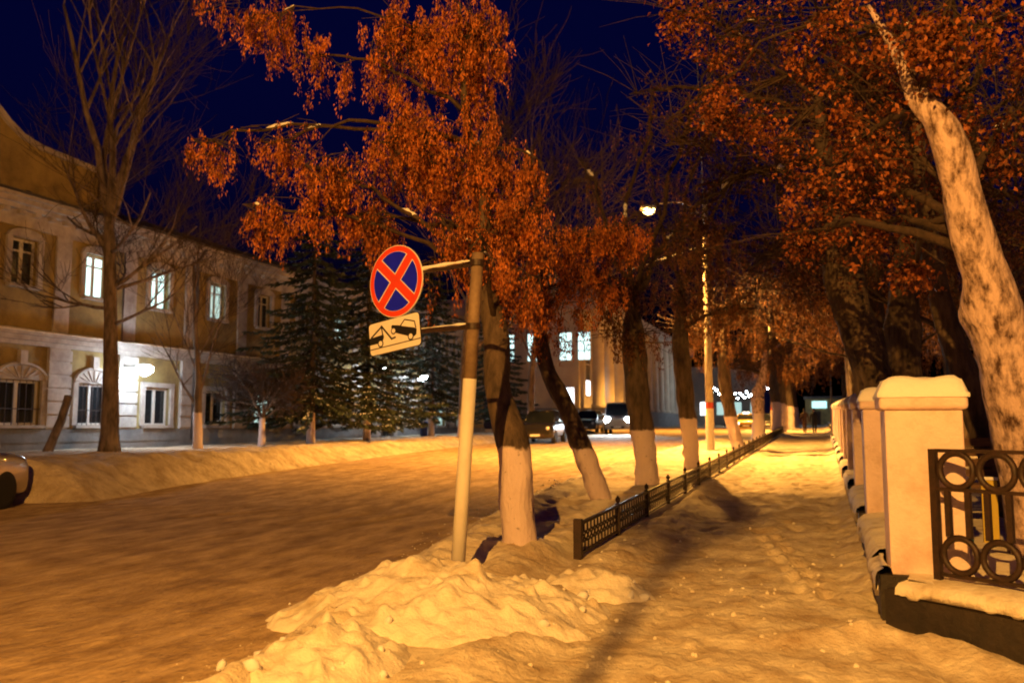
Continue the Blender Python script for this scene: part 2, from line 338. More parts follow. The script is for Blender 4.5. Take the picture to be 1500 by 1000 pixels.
# heap of shovelled snow on the corner
def heap(name, cx, cy, rx, ry, hh, seed, label, n=170, rot=0, m='snow'):
    q = np.linspace(-1.25, 1.25, n); U, W = np.meshgrid(q, q)
    rr = np.sqrt(U**2+W**2) + .35*fbm(U*1.5+seed, W*1.5, 4, 1.4)
    zz = hh*np.clip(1-rr,0,1)**.75*1.1 ; c, s_ = math.cos(rot), math.sin(rot)
    X = cx + rx*U*c - ry*W*s_; Y = cy + rx*U*s_ + ry*W*c
    Z = np.minimum(zz, hh*.82+.18*zz)*(1+.55*fbm(X+seed, Y, 4, 2.0)) + .11*np.clip(zz*4,0,1)*np.abs(fbm(X, Y+seed, 5, 3.5))+ .04*np.clip(zz*4,0,1)*fbm(X, Y+seed, 4, 14.) + gf(cy) - .07*sst(.8, 1.1, rr) - .015
    Z = Z + bumps(X, Y, seed, 160, cx-rx, cx+rx, cy-ry, cy+ry, (.03,.08), (.01,.06))*np.clip(zz*6, 0, 1)
    i = np.arange(n-1)[:, None]*n + np.arange(n-1)[None]; F = np.stack([i, i+1, i+n+1, i+n], -1).reshape(-1,4)
    root = empty(name, (cx, cy, gf(cy)), label=label, cat='snow heap')
    V = np.stack([X,Y,Z],-1).reshape(-1,3)
    npmesh('snow_mass', V, F, M[m], root, True)
    # loose lumps
    q2 = np.random.default_rng(seed+50); base = bmesh.new(); bmesh.ops.create_icosphere(base, subdivisions=1, radius=1)
    for v in base.verts: v.co *= q2.uniform(.75, 1.2)
    me = bpy.data.meshes.new('lump'); base.to_mesh(me); base.free(); me.materials.append(M['snow_clean']); me.shade_smooth()
    for k in range(30):
        a = q2.uniform(0, 2*math.pi); r = q2.uniform(.62, 1.15); x = cx + rx*r*math.cos(a); y = cy + ry*r*math.sin(a)
        kx = int((np.abs(X-x)+np.abs(Y-y)).argmin()); zt = max(Z.ravel()[kx], gf(y)); o = bpy.data.objects.new('lump', me); COL.objects.link(o); o.parent = root
        s = .012+.05*q2.random()**3; o.location = (x-cx, y-cy, zt-gf(cy)+s*.3); o.scale = (s, s*q2.uniform(.7,1.3), s*.8); o.rotation_euler = (q2.uniform(0,3), q2.uniform(0,3), 0)
    return root
heap('snow_heap', -3.10, 6.72, 1.45, 1.12, .44, 4, 'big shovelled heap of snow on the kerb in front of the sign post')
heap('snow_heap', -3.15, 5.05, .62, .95, .24, 14, 'long low snow ridge running from the big heap towards the viewer', 80, rot=.25)
heap('snow_heap', -2.1, 7.9, .65, .45, .20, 9, 'low snow heap between the big heap and the low fence end', 50)

def crumbs(name, label, pts, seed, r0, r1):
    q = np.random.default_rng(seed); bm = bmesh.new(); bmesh.ops.create_icosphere(bm, subdivisions=1, radius=1); bv = np.array([v.co[:] for v in bm.verts]); bf = np.array([[v.index for v in f.verts] for f in bm.faces]); bm.free()
    N = len(pts); rad = r0 + (r1-r0)*q.random(N)**3; jit = q.uniform(.6, 1.3, (N, len(bv), 1)); sc3 = q.uniform(.6, 1.3, (N,1,3))
    V = np.asarray(pts)[:,None] + bv[None]*jit*sc3*rad[:,None,None]; F = (bf[None] + (np.arange(N)*len(bv))[:,None,None]).reshape(-1,3)
    o = npmesh(name, V.reshape(-1,3), F, M['snow']); o['kind'] = 'stuff'; o['label'] = label; o['category'] = 'snow'
q = np.random.default_rng(5); y = 4.6 + 16*q.random(600)**1.5; x = xr(y) + q.normal(.25, .25, 600); z = np.where(x < xr(y)+.1, h_road(x,y), h_verge(x,y))
crumbs('snow_crumbs', 'loose crumbs of snow scattered along the near road edge', np.stack([x,y,z],1), 5, .006, .04)
y = 4.6 + 9*q.random(260)**1.3; x = q.uniform(-2.55, .2, 260) ; z = h_pave(x, y)
crumbs('snow_crumbs', 'loose crumbs of snow scattered over the trodden pavement', np.stack([x,y,z],1), 6, .005, .03)

# ------------------------------------------------------------------ trees
def spline(pts, n):
    P = [Vector(p) for p in pts]; P = [P[0]*2-P[1]] + P + [P[-1]*2-P[-2]]; out = []
    m = len(P)-3
    for i in range(n):
        t = i/(n-1)*m; k = min(int(t), m-1); t -= k; a, b, c, d = P[k:k+4]
        out.append(.5*((2*b) + (c-a)*t + (2*a-5*b+4*c-d)*t*t + (3*b-a-3*c+d)*t**3))
    return out
def blades(Pn, kind, scale, rs):
    """Pn: N bunch anchors -> leaf quads"""
    N = len(Pn)
    if kind == 'keys':
        m = 17; off = rs.normal(0, 1, (N, m, 3))*np.array([.019,.019,0])*scale; off[..., 2] = -rs.uniform(0, .26, (N, m))*scale*rs.uniform(.4,1.25,(N,1))
        d = rs.normal(0, .26, (N, m, 3)); d[..., 2] -= 1; Ln = rs.uniform(.035, .062, (N, m, 1))*scale; Wd = rs.uniform(.006, .011, (N, m, 1))*scale
    elif kind == 'maple':
        m = 15; off = rs.normal(0, .050, (N, m, 3))*scale; off[..., 2] -= .03*scale
        d = rs.normal(0, .8, (N, m, 3)); d[..., 2] -= .7; Ln = rs.uniform(.035, .065, (N, m, 1))*scale; Wd = rs.uniform(.011, .022, (N, m, 1))*scale
    d /= np.linalg.norm(d, axis=-1, keepdims=True)
    r = rs.normal(0, 1, (N, m, 3)); wv = np.cross(d, r); wv /= np.linalg.norm(wv, axis=-1, keepdims=True)
    nn = np.cross(d, wv); c = Pn[:, None] + off
    p0 = c; p1 = c + d*Ln*.45 + wv*Wd + nn*Wd*.5; p2 = c + d*Ln; p3 = c + d*Ln*.45 - wv*Wd + nn*Wd*.5
    V = np.stack([p0, p1, p2, p3], 2).reshape(-1, 3); F = np.arange(len(V)).reshape(-1, 4); return V, F
def tree(name, label, group, path, rads, paint, blobs, kind='keys', leaf='keys', bark='bark', scale=1., lr=.045, snow=0, seed=1, tw_r=.006, n=26, dens=1., jit=.05, extra=0):
    rs = np.random.default_rng(seed); rg = random.Random(seed)
    root = empty(name, path[0], label=label, cat='tree', group=group)
    sp = spline(path, n); rd = np.interp(np.linspace(0, len(path)-1, n), range(len(path)), rads)
    rd = rd*(1+.05*np.sin(np.arange(n)*1.7+seed)); rd[0] *= 1.2
    sp[0] = sp[0]-Vector((0,0,.25))
    fine = spline(sp, 90); frd = np.interp(np.linspace(0, n-1, 90), range(n), rd); hh = np.arange(90)*.07; aa = 2*np.pi*np.arange(22)/22
    cx_, cy_ = np.cos(aa)*2.2+seed*3.1, np.sin(aa)*2.2
    rel = 1 + .30*fbm(cx_[None]+hh[:,None]*.35, cy_[None]+hh[:,None]*1.9, 4, 1.) + .16*fbm(cx_[None]*2.4, cy_[None]*2.4+hh[:,None]*.8, 3, 1.6)
    for _ in range(5):        # knots and burrs
        ki = rg.randint(4, 60); kk = rg.randint(0, 21); rel += rg.uniform(.08,.22)*np.exp(-((np.arange(90)[:,None]-ki)/2.2)**2 - (np.minimum(abs(np.arange(22)[None]-kk), 22-abs(np.arange(22)[None]-kk))/1.8)**2)
    t = MB().tube(fine, list(frd), 22, jit=lambda i, k: float(rel[i, k])).build('trunk', M[bark], root, True); t['paint_height'] = float(paint)
    tw = MB(); anchors = []
    top0 = int(n*.45)
    for bi, (cx, cy, cz, rx, ry, rz, nb) in enumerate(blobs):
        c = Vector((cx, cy, cz)); nb = int(nb*dens)
        cand = [k for k in range(top0, n) if sp[k].z < cz + .3] or [top0]
        k0 = min(cand, key=lambda k: (sp[k]-c).length + rg.uniform(0, .5)); s0 = sp[k0]
        L = (c-s0).length; mid = (s0+c)/2 + Vector((rg.uniform(-.12,.12)*L, rg.uniform(-.1,.1)*L, .12*L))
        lp = spline([s0, mid, c + Vector((0,0,.3*rz)), c + (c-s0).normalized()*rx*.8 + Vector((0,0,.1))], 14)
        lp = [p + Vector((rg.gauss(0,.022), rg.gauss(0,.022), rg.gauss(0,.022)))*L*(.0 if i == 0 else .6) for i, p in enumerate(lp)]
        rr0 = min(lr, rd[k0]*.6); MB().tube(lp, [rr0*(1-.06*i) for i in range(14)], 6, jit=.06).build('limb', M['twig'], root, True)
        if snow and rg.random() < snow:
            a = rg.randint(3, 10); a2 = lp[a]; b2 = lp[a].lerp(lp[a+1], .9) if a < 13 else lp[a]; sg = [a2.lerp(b2, t)+Vector((rg.gauss(0,.008),rg.gauss(0,.008),rr0*.75)) for t in (0,.2,.45,.7,1)]
            MB().tube(sg, [.004,rr0*.7,rr0*.5,rr0*.75,.004], 6, jit=.25).build('snow_on_limb', M['snow_clean'], root, True)
        d = rs.normal(0, 1, (nb, 3)); d /= np.linalg.norm(d, axis=1, keepdims=True); d *= rs.random((nb, 1))**(1/2.6)
        P = np.array([cx,cy,cz]) + d*np.array([rx,ry,rz])
        # group the bunches along sub twigs
        nt = max(6, nb//7)
        tips = P[:nt]; starts = [lp[rg.randint(6, 13)] for _ in range(nt)]
        for i in range(nt):
            e = Vector(tips[i]); s = starts[i]; m_ = (s+e)/2 + Vector((rg.uniform(-.1,.1), rg.uniform(-.1,.1), .10*(e-s).length))
            tw.tube([s, m_, e], [tw_r*1.6, tw_r*1.2, tw_r*.7], 4, cap=False)
            for j in range(5 if kind == 'keys' else 3):
                u = rg.uniform(.35, 1); q = s.lerp(m_, u*2) if u < .5 else m_.lerp(e, u*2-1)
                anchors.append((q.x+rg.gauss(0,.03), q.y+rg.gauss(0,.03), q.z-.01))
        rest = P[nt:]; nc = max(4, len(rest)//(7 if kind == 'keys' else 6)); cen = P[rs.integers(0, len(P), nc)]
        for p in rest:
            c_ = cen[((cen-p)**2).sum(1).argmin()]; anchors.append(tuple(c_ + (p-c_)*np.array([.5,.5,.8])))
        for j in range(extra):
            s = lp[rg.randint(3, 13)]; dd = Vector((rg.gauss(0,1), rg.gauss(0,1), rg.uniform(-.2,1.2))).normalized()*rg.uniform(.5, 1.3)*scale
            tw.tube([s, s+dd*.5+Vector((0,0,.05)), s+dd], [tw_r, tw_r*.8, tw_r*.5], 4, cap=False)
    o = tw.build('twigs', M['twig'], root); o['kind'] = 'stuff'
    if anchors and kind:
        AN = np.array(anchors); fq = 1.9/scale**.6
        keep = (vnoise(AN[:,0]*fq+AN[:,2]*fq*.6+seed, AN[:,2]*fq*1.1+AN[:,1]*fq*.7) + .35*rs.random(len(AN))) > (.54 if kind == 'keys' else .70)
        anchors = AN[keep]
        V, F = blades(np.array(anchors), kind, scale, rs)
        o = npmesh('foliage', V, F, M[leaf], root); o['kind'] = 'stuff'
    return root
def bare(root, start, dirn, L, r, lev, rg, tw, limbs, spread=.55, up=.12, minr=.004, kids=(3,5)):
    n = 6; p = Vector(start); d = Vector(dirn).normalized(); pts = [p.copy()]
    for i in range(n):
        d = (d + Vector((rg.gauss(0,.10), rg.gauss(0,.10), rg.gauss(0,.06)+up*.3))).normalized(); p = p + d*L/n; pts.append(p.copy())
    rad = [max(minr, r*(1-.65*i/n)) for i in range(n+1)]
    if r > .02: limbs.append(MB().tube(pts, rad, 7, jit=.05))
    else: tw.tube(pts, rad, 4, cap=False)
    if lev == 0: return
    for k in range(rg.randint(*kids)):
        i = rg.randint(2, n); dd = (d + Vector((rg.gauss(0,spread), rg.gauss(0,spread), rg.gauss(0,spread*.7)+up))).normalized()
        bare(root, pts[i], dd, L*rg.uniform(.5,.8), rad[i]*rg.uniform(.45,.7), lev-1, rg, tw, limbs, spread, up, minr, kids)
def bare_tree(name, label, group, path, rads, paint, mains, lev=3, seed=1, bark='birch', r0=.07, L=2.6, up=.12, kids=(3,5), spread=.5, minr=.005):
    rg = random.Random(seed); root = empty(name, path[0], label=label, cat='tree', group=group)
    n = 20; sp = spline(path, n); rd = list(np.interp(np.linspace(0, len(path)-1, n), range(len(path)), rads)); rd[0] *= 1.3; sp[0] = sp[0]-Vector((0,0,.2))
    t = MB().tube(sp, rd, 12, jit=.05).build('trunk', M[bark], root, True); t['paint_height'] = float(paint)
    tw = MB(); limbs = []
    for (k, d, f) in mains:
        bare(root, sp[min(n-1, int(k*(n-1)))], d, L*f, r0*f, lev, rg, tw, limbs, spread, up, minr, kids)
    for l in limbs:
        o = l.build('limb', M[bark], root, True); o['paint_height'] = 0.0
    if tw.v: o = tw.build('twigs', M['twig'], root); o['kind'] = 'stuff'
    return root

ROW = 'trees along the road verge behind the low fence'
T1 = [(-7.58,9.2,7.3,.38,.5,.42,34),(-6.88,9.4,7.03,.42,.6,.65,90),(-6.11,9.4,6.38,.45,.6,.5,60),(-7.28,9.0,5.27,.5,.5,.36,110),(-6.36,9.2,5.23,.53,.6,.44,110),
 (-5.63,9.2,4.57,.65,.7,.61,230),(-6.5,9.0,4.24,.35,.5,.35,70),(-4.9,9.6,6.42,.67,.8,.98,330),(-4.16,9.9,6.53,.54,.8,.98,270),(-4.78,9.6,5.04,.7,.8,.79,330),
 (-4.09,10,5.0,.62,.8,.89,280),(-5.2,9.5,4.16,.52,.6,.35,130),(-4.15,9.7,3.86,.6,.6,.6,200),(-3.6,10.2,4.19,.53,.7,.71,180),(-3.62,10,3.27,.52,.6,.52,90),(-3.51,10.2,4.99,.35,.5,.53,40),(-4.71,9.9,3.58,.53,.5,.53,90),(-3.2,7.95,3.3,.42,.38,.32,60)]
tree('street_tree', 'nearest verge tree beside the sign post, whitewashed trunk and hanging orange seed bunches', ROW,
     [(-3.22,9.2,.12),(-3.29,9.22,.8),(-3.33,9.25,1.35),(-3.62,9.5,2.05),(-3.72,9.7,2.75),(-3.98,9.8,3.6),(-3.95,9.9,4.5),(-4.22,9.9,5.6),(-4.35,9.95,7.2)], [.205,.19,.19,.15,.16,.11,.075,.05,.02], 1.25, T1, lr=.036, snow=.9, seed=21, jit=.06, dens=1.25, scale=1.15)
tree('street_tree', 'second verge tree, thin trunk leaning left over the low fence', ROW,
     [(-3.62,14.75,.18),(-3.85,14.8,.75),(-4.05,14.8,1.25),(-4.35,14.8,2.0),(-4.7,14.8,2.7),(-4.8,14.8,3.6),(-4.7,14.8,4.6)], [.19,.185,.18,.16,.14,.1,.05], 1.05,
     [(-3.82,14,4.7,.71,1,.47,150),(-3.21,14.5,4.94,.66,1,.42,150),(-4.7,14.8,3.53,.88,1,.75,160),(-3.97,15,4.15,.75,1,.63,130),(-4.56,14,4.39,.72,1,.72,100)], leaf='keys', scale=1.25, seed=22, extra=10, lr=.04)
tree('street_tree', 'third verge tree, thick straight dark trunk with pinkish painted base', ROW,
     [(-3.49,18.05,.22),(-3.53,18.05,.9),(-3.62,18.1,1.6),(-3.72,18.1,2.6),(-3.78,18.1,3.6),(-3.75,18.1,4.4)], [.24,.23,.245,.25,.24,.1], 1.32,
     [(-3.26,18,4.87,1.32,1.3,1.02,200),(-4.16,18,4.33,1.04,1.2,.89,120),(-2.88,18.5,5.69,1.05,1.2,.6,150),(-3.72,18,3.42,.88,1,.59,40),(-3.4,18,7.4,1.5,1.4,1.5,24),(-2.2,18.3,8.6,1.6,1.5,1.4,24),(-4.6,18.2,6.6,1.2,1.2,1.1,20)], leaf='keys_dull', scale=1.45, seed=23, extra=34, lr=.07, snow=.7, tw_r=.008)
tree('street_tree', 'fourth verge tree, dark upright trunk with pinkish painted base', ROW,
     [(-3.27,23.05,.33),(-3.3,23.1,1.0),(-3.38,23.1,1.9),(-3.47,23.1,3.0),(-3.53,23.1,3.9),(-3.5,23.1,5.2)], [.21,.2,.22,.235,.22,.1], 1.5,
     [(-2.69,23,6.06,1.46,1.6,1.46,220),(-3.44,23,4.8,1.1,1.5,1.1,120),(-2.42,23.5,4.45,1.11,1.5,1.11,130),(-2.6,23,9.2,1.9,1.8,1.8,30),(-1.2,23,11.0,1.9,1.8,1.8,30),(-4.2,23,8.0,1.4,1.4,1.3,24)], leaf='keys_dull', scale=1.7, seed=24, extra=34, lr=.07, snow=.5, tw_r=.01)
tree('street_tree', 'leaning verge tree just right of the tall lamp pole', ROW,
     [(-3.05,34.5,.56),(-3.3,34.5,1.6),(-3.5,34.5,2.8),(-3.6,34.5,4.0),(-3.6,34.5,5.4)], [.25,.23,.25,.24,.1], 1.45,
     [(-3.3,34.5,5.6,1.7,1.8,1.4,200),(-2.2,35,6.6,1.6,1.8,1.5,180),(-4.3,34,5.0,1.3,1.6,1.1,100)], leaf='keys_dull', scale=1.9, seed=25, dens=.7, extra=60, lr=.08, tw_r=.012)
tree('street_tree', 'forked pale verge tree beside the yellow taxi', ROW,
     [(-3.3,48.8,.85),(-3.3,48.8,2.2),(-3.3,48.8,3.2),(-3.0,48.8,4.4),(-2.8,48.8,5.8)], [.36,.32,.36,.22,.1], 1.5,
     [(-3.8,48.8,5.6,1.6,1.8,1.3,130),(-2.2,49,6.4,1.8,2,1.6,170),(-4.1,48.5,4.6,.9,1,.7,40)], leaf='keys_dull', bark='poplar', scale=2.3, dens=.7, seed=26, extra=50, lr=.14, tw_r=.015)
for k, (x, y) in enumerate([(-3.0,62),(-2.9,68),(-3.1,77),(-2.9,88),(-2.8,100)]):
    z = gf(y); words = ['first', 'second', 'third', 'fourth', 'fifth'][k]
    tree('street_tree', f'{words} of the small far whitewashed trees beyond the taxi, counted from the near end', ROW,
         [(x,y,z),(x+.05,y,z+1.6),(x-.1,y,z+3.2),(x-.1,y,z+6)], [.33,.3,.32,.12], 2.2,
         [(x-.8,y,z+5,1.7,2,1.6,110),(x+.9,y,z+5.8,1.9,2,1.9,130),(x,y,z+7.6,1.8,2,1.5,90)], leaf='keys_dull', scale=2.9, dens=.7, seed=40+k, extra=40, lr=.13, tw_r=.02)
# park side
PK = 'trees in the park behind the wall'
RA = [(-1.28,9.5,6.23,.39,.8,.35,60),(-.6,9.5,5.96,.69,1,.46,170),(.24,9,5.67,.63,1,.49,190),(.89,8.6,5.25,.65,1,.52,230),(1.5,8.5,5.11,.56,1,.5,170),(-1.45,10,5.3,.49,.7,.33,40),(-.8,9.8,5.15,.71,.9,.43,150),(-.06,9.4,4.76,.66,.9,.51,190),
 (.51,9,4.35,.61,.8,.55,220),(.95,8.2,4.3,.45,.5,.35,90),(1.0,7.7,4.75,.5,.4,.3,110),(.95,8.6,3.98,.38,.6,.45,60),(.12,9.6,3.97,.51,.7,.44,120),(.69,9.3,3.57,.55,.6,.35,70),(1.32,8.7,4.61,.37,.4,.31,40),(-.11,10,3.62,.23,.5,.23,26),(.95,9.6,3.18,.28,.5,.21,26),(1.75,9,4.35,.39,.8,.52,60)]
tree('park_tree', 'big pale flaking trunk leaning left above the iron railing', PK,
     [(1.82,8.75,.3),(1.70,8.65,1.1),(1.58,8.5,1.9),(1.46,8.4,2.5),(1.38,8.3,2.9),(1.27,8.2,3.35),(1.18,8.1,3.8),(1.05,8.0,4.2),(.88,8.05,4.5),(.78,8.2,4.9),(.55,8.5,5.6)], [.27,.26,.245,.235,.20,.165,.15,.125,.09,.055,.02], 0, RA, kind='maple', leaf='maple', bark='poplar', scale=1.1, dens=.75, seed=31, lr=.05, extra=6, snow=.3)
RB = [(-1.64,13.5,6.1,.76,1.2,.87,160),(-.72,13.5,5.34,.95,1.4,.85,240),(-1.56,14.5,5.34,.69,1.2,.69,120),(.03,13,3.82,.59,1.2,.59,90),(-.7,14.5,4.23,1.01,1.4,.68,130),(.63,14,6.66,1.39,1.5,1.29,260),(1.98,14,4.9,1.22,1.5,1.53,200),(-1.2,13.4,7.6,1.3,1.3,1.0,120),(-2.2,13.6,6.9,.8,1,.8,60)]
tree('park_tree', 'dark reddish trunk rising behind the second wall pillar', PK,
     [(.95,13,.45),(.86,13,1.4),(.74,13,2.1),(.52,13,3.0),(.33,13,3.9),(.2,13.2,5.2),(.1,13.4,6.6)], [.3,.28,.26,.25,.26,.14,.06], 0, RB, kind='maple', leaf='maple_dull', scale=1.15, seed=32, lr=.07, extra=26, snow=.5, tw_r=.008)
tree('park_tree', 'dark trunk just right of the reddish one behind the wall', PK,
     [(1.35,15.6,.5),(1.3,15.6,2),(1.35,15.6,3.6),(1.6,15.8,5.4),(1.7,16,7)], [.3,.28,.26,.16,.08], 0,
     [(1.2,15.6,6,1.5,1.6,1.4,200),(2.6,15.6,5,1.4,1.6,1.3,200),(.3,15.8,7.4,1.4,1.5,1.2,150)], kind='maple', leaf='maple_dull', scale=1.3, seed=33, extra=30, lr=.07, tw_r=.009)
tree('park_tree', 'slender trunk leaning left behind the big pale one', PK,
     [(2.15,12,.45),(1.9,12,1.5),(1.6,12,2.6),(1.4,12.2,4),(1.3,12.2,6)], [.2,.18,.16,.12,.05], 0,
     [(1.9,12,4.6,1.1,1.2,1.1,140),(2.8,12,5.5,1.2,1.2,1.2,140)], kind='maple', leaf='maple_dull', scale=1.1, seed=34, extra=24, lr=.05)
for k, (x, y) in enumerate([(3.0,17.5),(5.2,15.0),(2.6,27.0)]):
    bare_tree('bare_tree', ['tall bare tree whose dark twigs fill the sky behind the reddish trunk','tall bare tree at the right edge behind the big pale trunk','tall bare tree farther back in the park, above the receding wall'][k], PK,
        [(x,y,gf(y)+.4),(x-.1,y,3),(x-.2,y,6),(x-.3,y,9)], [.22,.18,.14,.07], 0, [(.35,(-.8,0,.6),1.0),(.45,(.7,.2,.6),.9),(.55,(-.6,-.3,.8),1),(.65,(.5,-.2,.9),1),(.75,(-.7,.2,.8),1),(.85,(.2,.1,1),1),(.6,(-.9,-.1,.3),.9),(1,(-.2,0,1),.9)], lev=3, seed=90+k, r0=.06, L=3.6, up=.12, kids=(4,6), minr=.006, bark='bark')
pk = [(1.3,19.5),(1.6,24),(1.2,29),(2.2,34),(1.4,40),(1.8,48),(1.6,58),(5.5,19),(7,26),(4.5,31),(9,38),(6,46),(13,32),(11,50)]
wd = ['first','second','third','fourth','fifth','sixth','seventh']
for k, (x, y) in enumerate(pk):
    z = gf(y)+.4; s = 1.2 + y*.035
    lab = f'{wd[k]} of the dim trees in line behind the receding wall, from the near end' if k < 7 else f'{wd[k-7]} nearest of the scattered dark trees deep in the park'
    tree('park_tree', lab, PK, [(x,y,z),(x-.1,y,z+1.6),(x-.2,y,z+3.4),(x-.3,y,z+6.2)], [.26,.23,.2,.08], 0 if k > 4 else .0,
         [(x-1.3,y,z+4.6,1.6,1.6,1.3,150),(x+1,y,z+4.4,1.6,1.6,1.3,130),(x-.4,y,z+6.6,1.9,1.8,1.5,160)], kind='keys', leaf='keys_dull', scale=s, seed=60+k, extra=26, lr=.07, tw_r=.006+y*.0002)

# ------------------------------------------------------------------ trees across the road
LG = 'bare trees in front of the long yellow building'
bare_tree('bare_tree', 'tall bare tree with thick grey trunk forking in front of the yellow building', LG,
    [(-20.6,20.6,.85),(-20.65,20.6,2.6),(-20.8,20.6,5),(-21,20.6,7.6),(-21.1,20.6,8.4)], [.30,.24,.20,.17,.13], 0,
    [(1,(-.45,.1,1),1.5),(.98,(-.12,-.1,1),1.6),(.95,(.2,0,1),1.6),(.86,(.48,.1,1),1.5),(.9,(-.2,.3,1),1.2),(.8,(.5,-.3,.9),1.0),(.72,(-.6,-.2,.7),.9),(.62,(.7,.2,.5),.8),(.66,(-.7,.3,.5),.8),(.55,(-.9,-.3,.1),.75),(.5,(.9,.1,.15),.7),(.6,(.6,.6,.2),.8),(.58,(-.5,.7,.15),.8),(.7,(.9,-.2,.2),.8),(.75,(-.9,0,.2),.8)], lev=3, seed=3, r0=.085, L=4.2, up=.16, kids=(4,6), minr=.007)
bare_tree('bare_tree', 'thin bare tree with whitewashed foot beside the bright wall lamp', LG,
    [(-20.3,24.2,.85),(-20.35,24.2,2.0),(-20.4,24.2,3.4),(-20.6,24.2,5.2),(-20.7,24.1,7.4)], [.17,.15,.10,.07,.04], 1.25,
    [(.3,(-.35,0,1),1.0),(.4,(.3,.2,1),.9),(.5,(-.4,-.2,.9),.8),(.6,(.5,0,.8),.7),(.75,(-.3,.3,1),.7),(.9,(.2,-.1,1),.7)], lev=3, seed=5, r0=.05, L=3.4, up=.14, kids=(4,5), minr=.006)
bare_tree('bare_tree', 'low forked tree with snow dusted twigs left of the dark spruces', LG,
    [(-20.9,28.6,.85),(-20.9,28.6,1.5),(-20.9,28.6,2.0)], [.15,.12,.11], 1.1,
    [(1,(-.6,.1,.9),.9),(1,(.6,0,.9),.9),(1,(.1,.3,1),.9),(.9,(-.3,-.4,1),.8),(.95,(.4,-.3,.9),.8),(.9,(-.8,.2,.6),.7),(.9,(.9,.2,.6),.7)], lev=3, seed=6, r0=.06, L=1.7, up=.05, kids=(5,7), spread=.7, minr=.012)
bare_tree('bare_tree', 'bare spreading tree seen dark against the sky behind the nearest verge tree', LG,
    [(-15.5,46,1.2),(-15.5,46,4),(-15.2,46,7),(-15,46,10)], [.22,.2,.15,.08], 1.3,
    [(.5,(-.6,0,.8),1),(.6,(.6,.1,.9),1),(.7,(-.4,.2,1),1),(.8,(.5,0,1),1.1),(.9,(.1,.2,1),1.1),(1,(-.2,0,1),1)], lev=3, seed=8, r0=.08, L=5, up=.14, kids=(4,5), minr=.012)
bare_tree('bare_tree', 'tall bare crown whose faint twigs cross the sky right of the nearest verge tree', LG,
    [(-17.6,41,.95),(-17.5,41,5),(-17.2,41,9),(-16.8,41,12)], [.24,.2,.15,.08], 1.3,
    [(.4,(.8,0,.5),1),(.5,(.9,.1,.7),1.1),(.6,(-.5,.2,.9),1),(.7,(.8,0,.8),1.2),(.8,(.6,-.2,1),1.2),(.9,(-.2,.2,1),1.1),(1,(.4,0,1),1.1),(.65,(1,.3,.3),1.1)], lev=3, seed=18, r0=.08, L=5.2, up=.10, kids=(4,6), minr=.016)
root = empty('tree_stump', (-22.3,19.9,.85), label='short leaning cut trunk before the first ground floor windows', cat='stump')
o = MB().tube(spline([(-22.4,19.9,.6),(-22.25,19.95,1.1),(-21.95,20,1.8),(-21.75,20.05,2.55)],10), [.2,.17,.15,.14,.13,.13,.12,.12,.11,.11], 10, jit=.12).build('trunk', M['birch'], root, True); o['paint_height'] = 0.
MB().lathe([(.10,0),(.105,.012)], (-21.735,20.05,2.56), 12).build('cut_face', M['wood'], root)
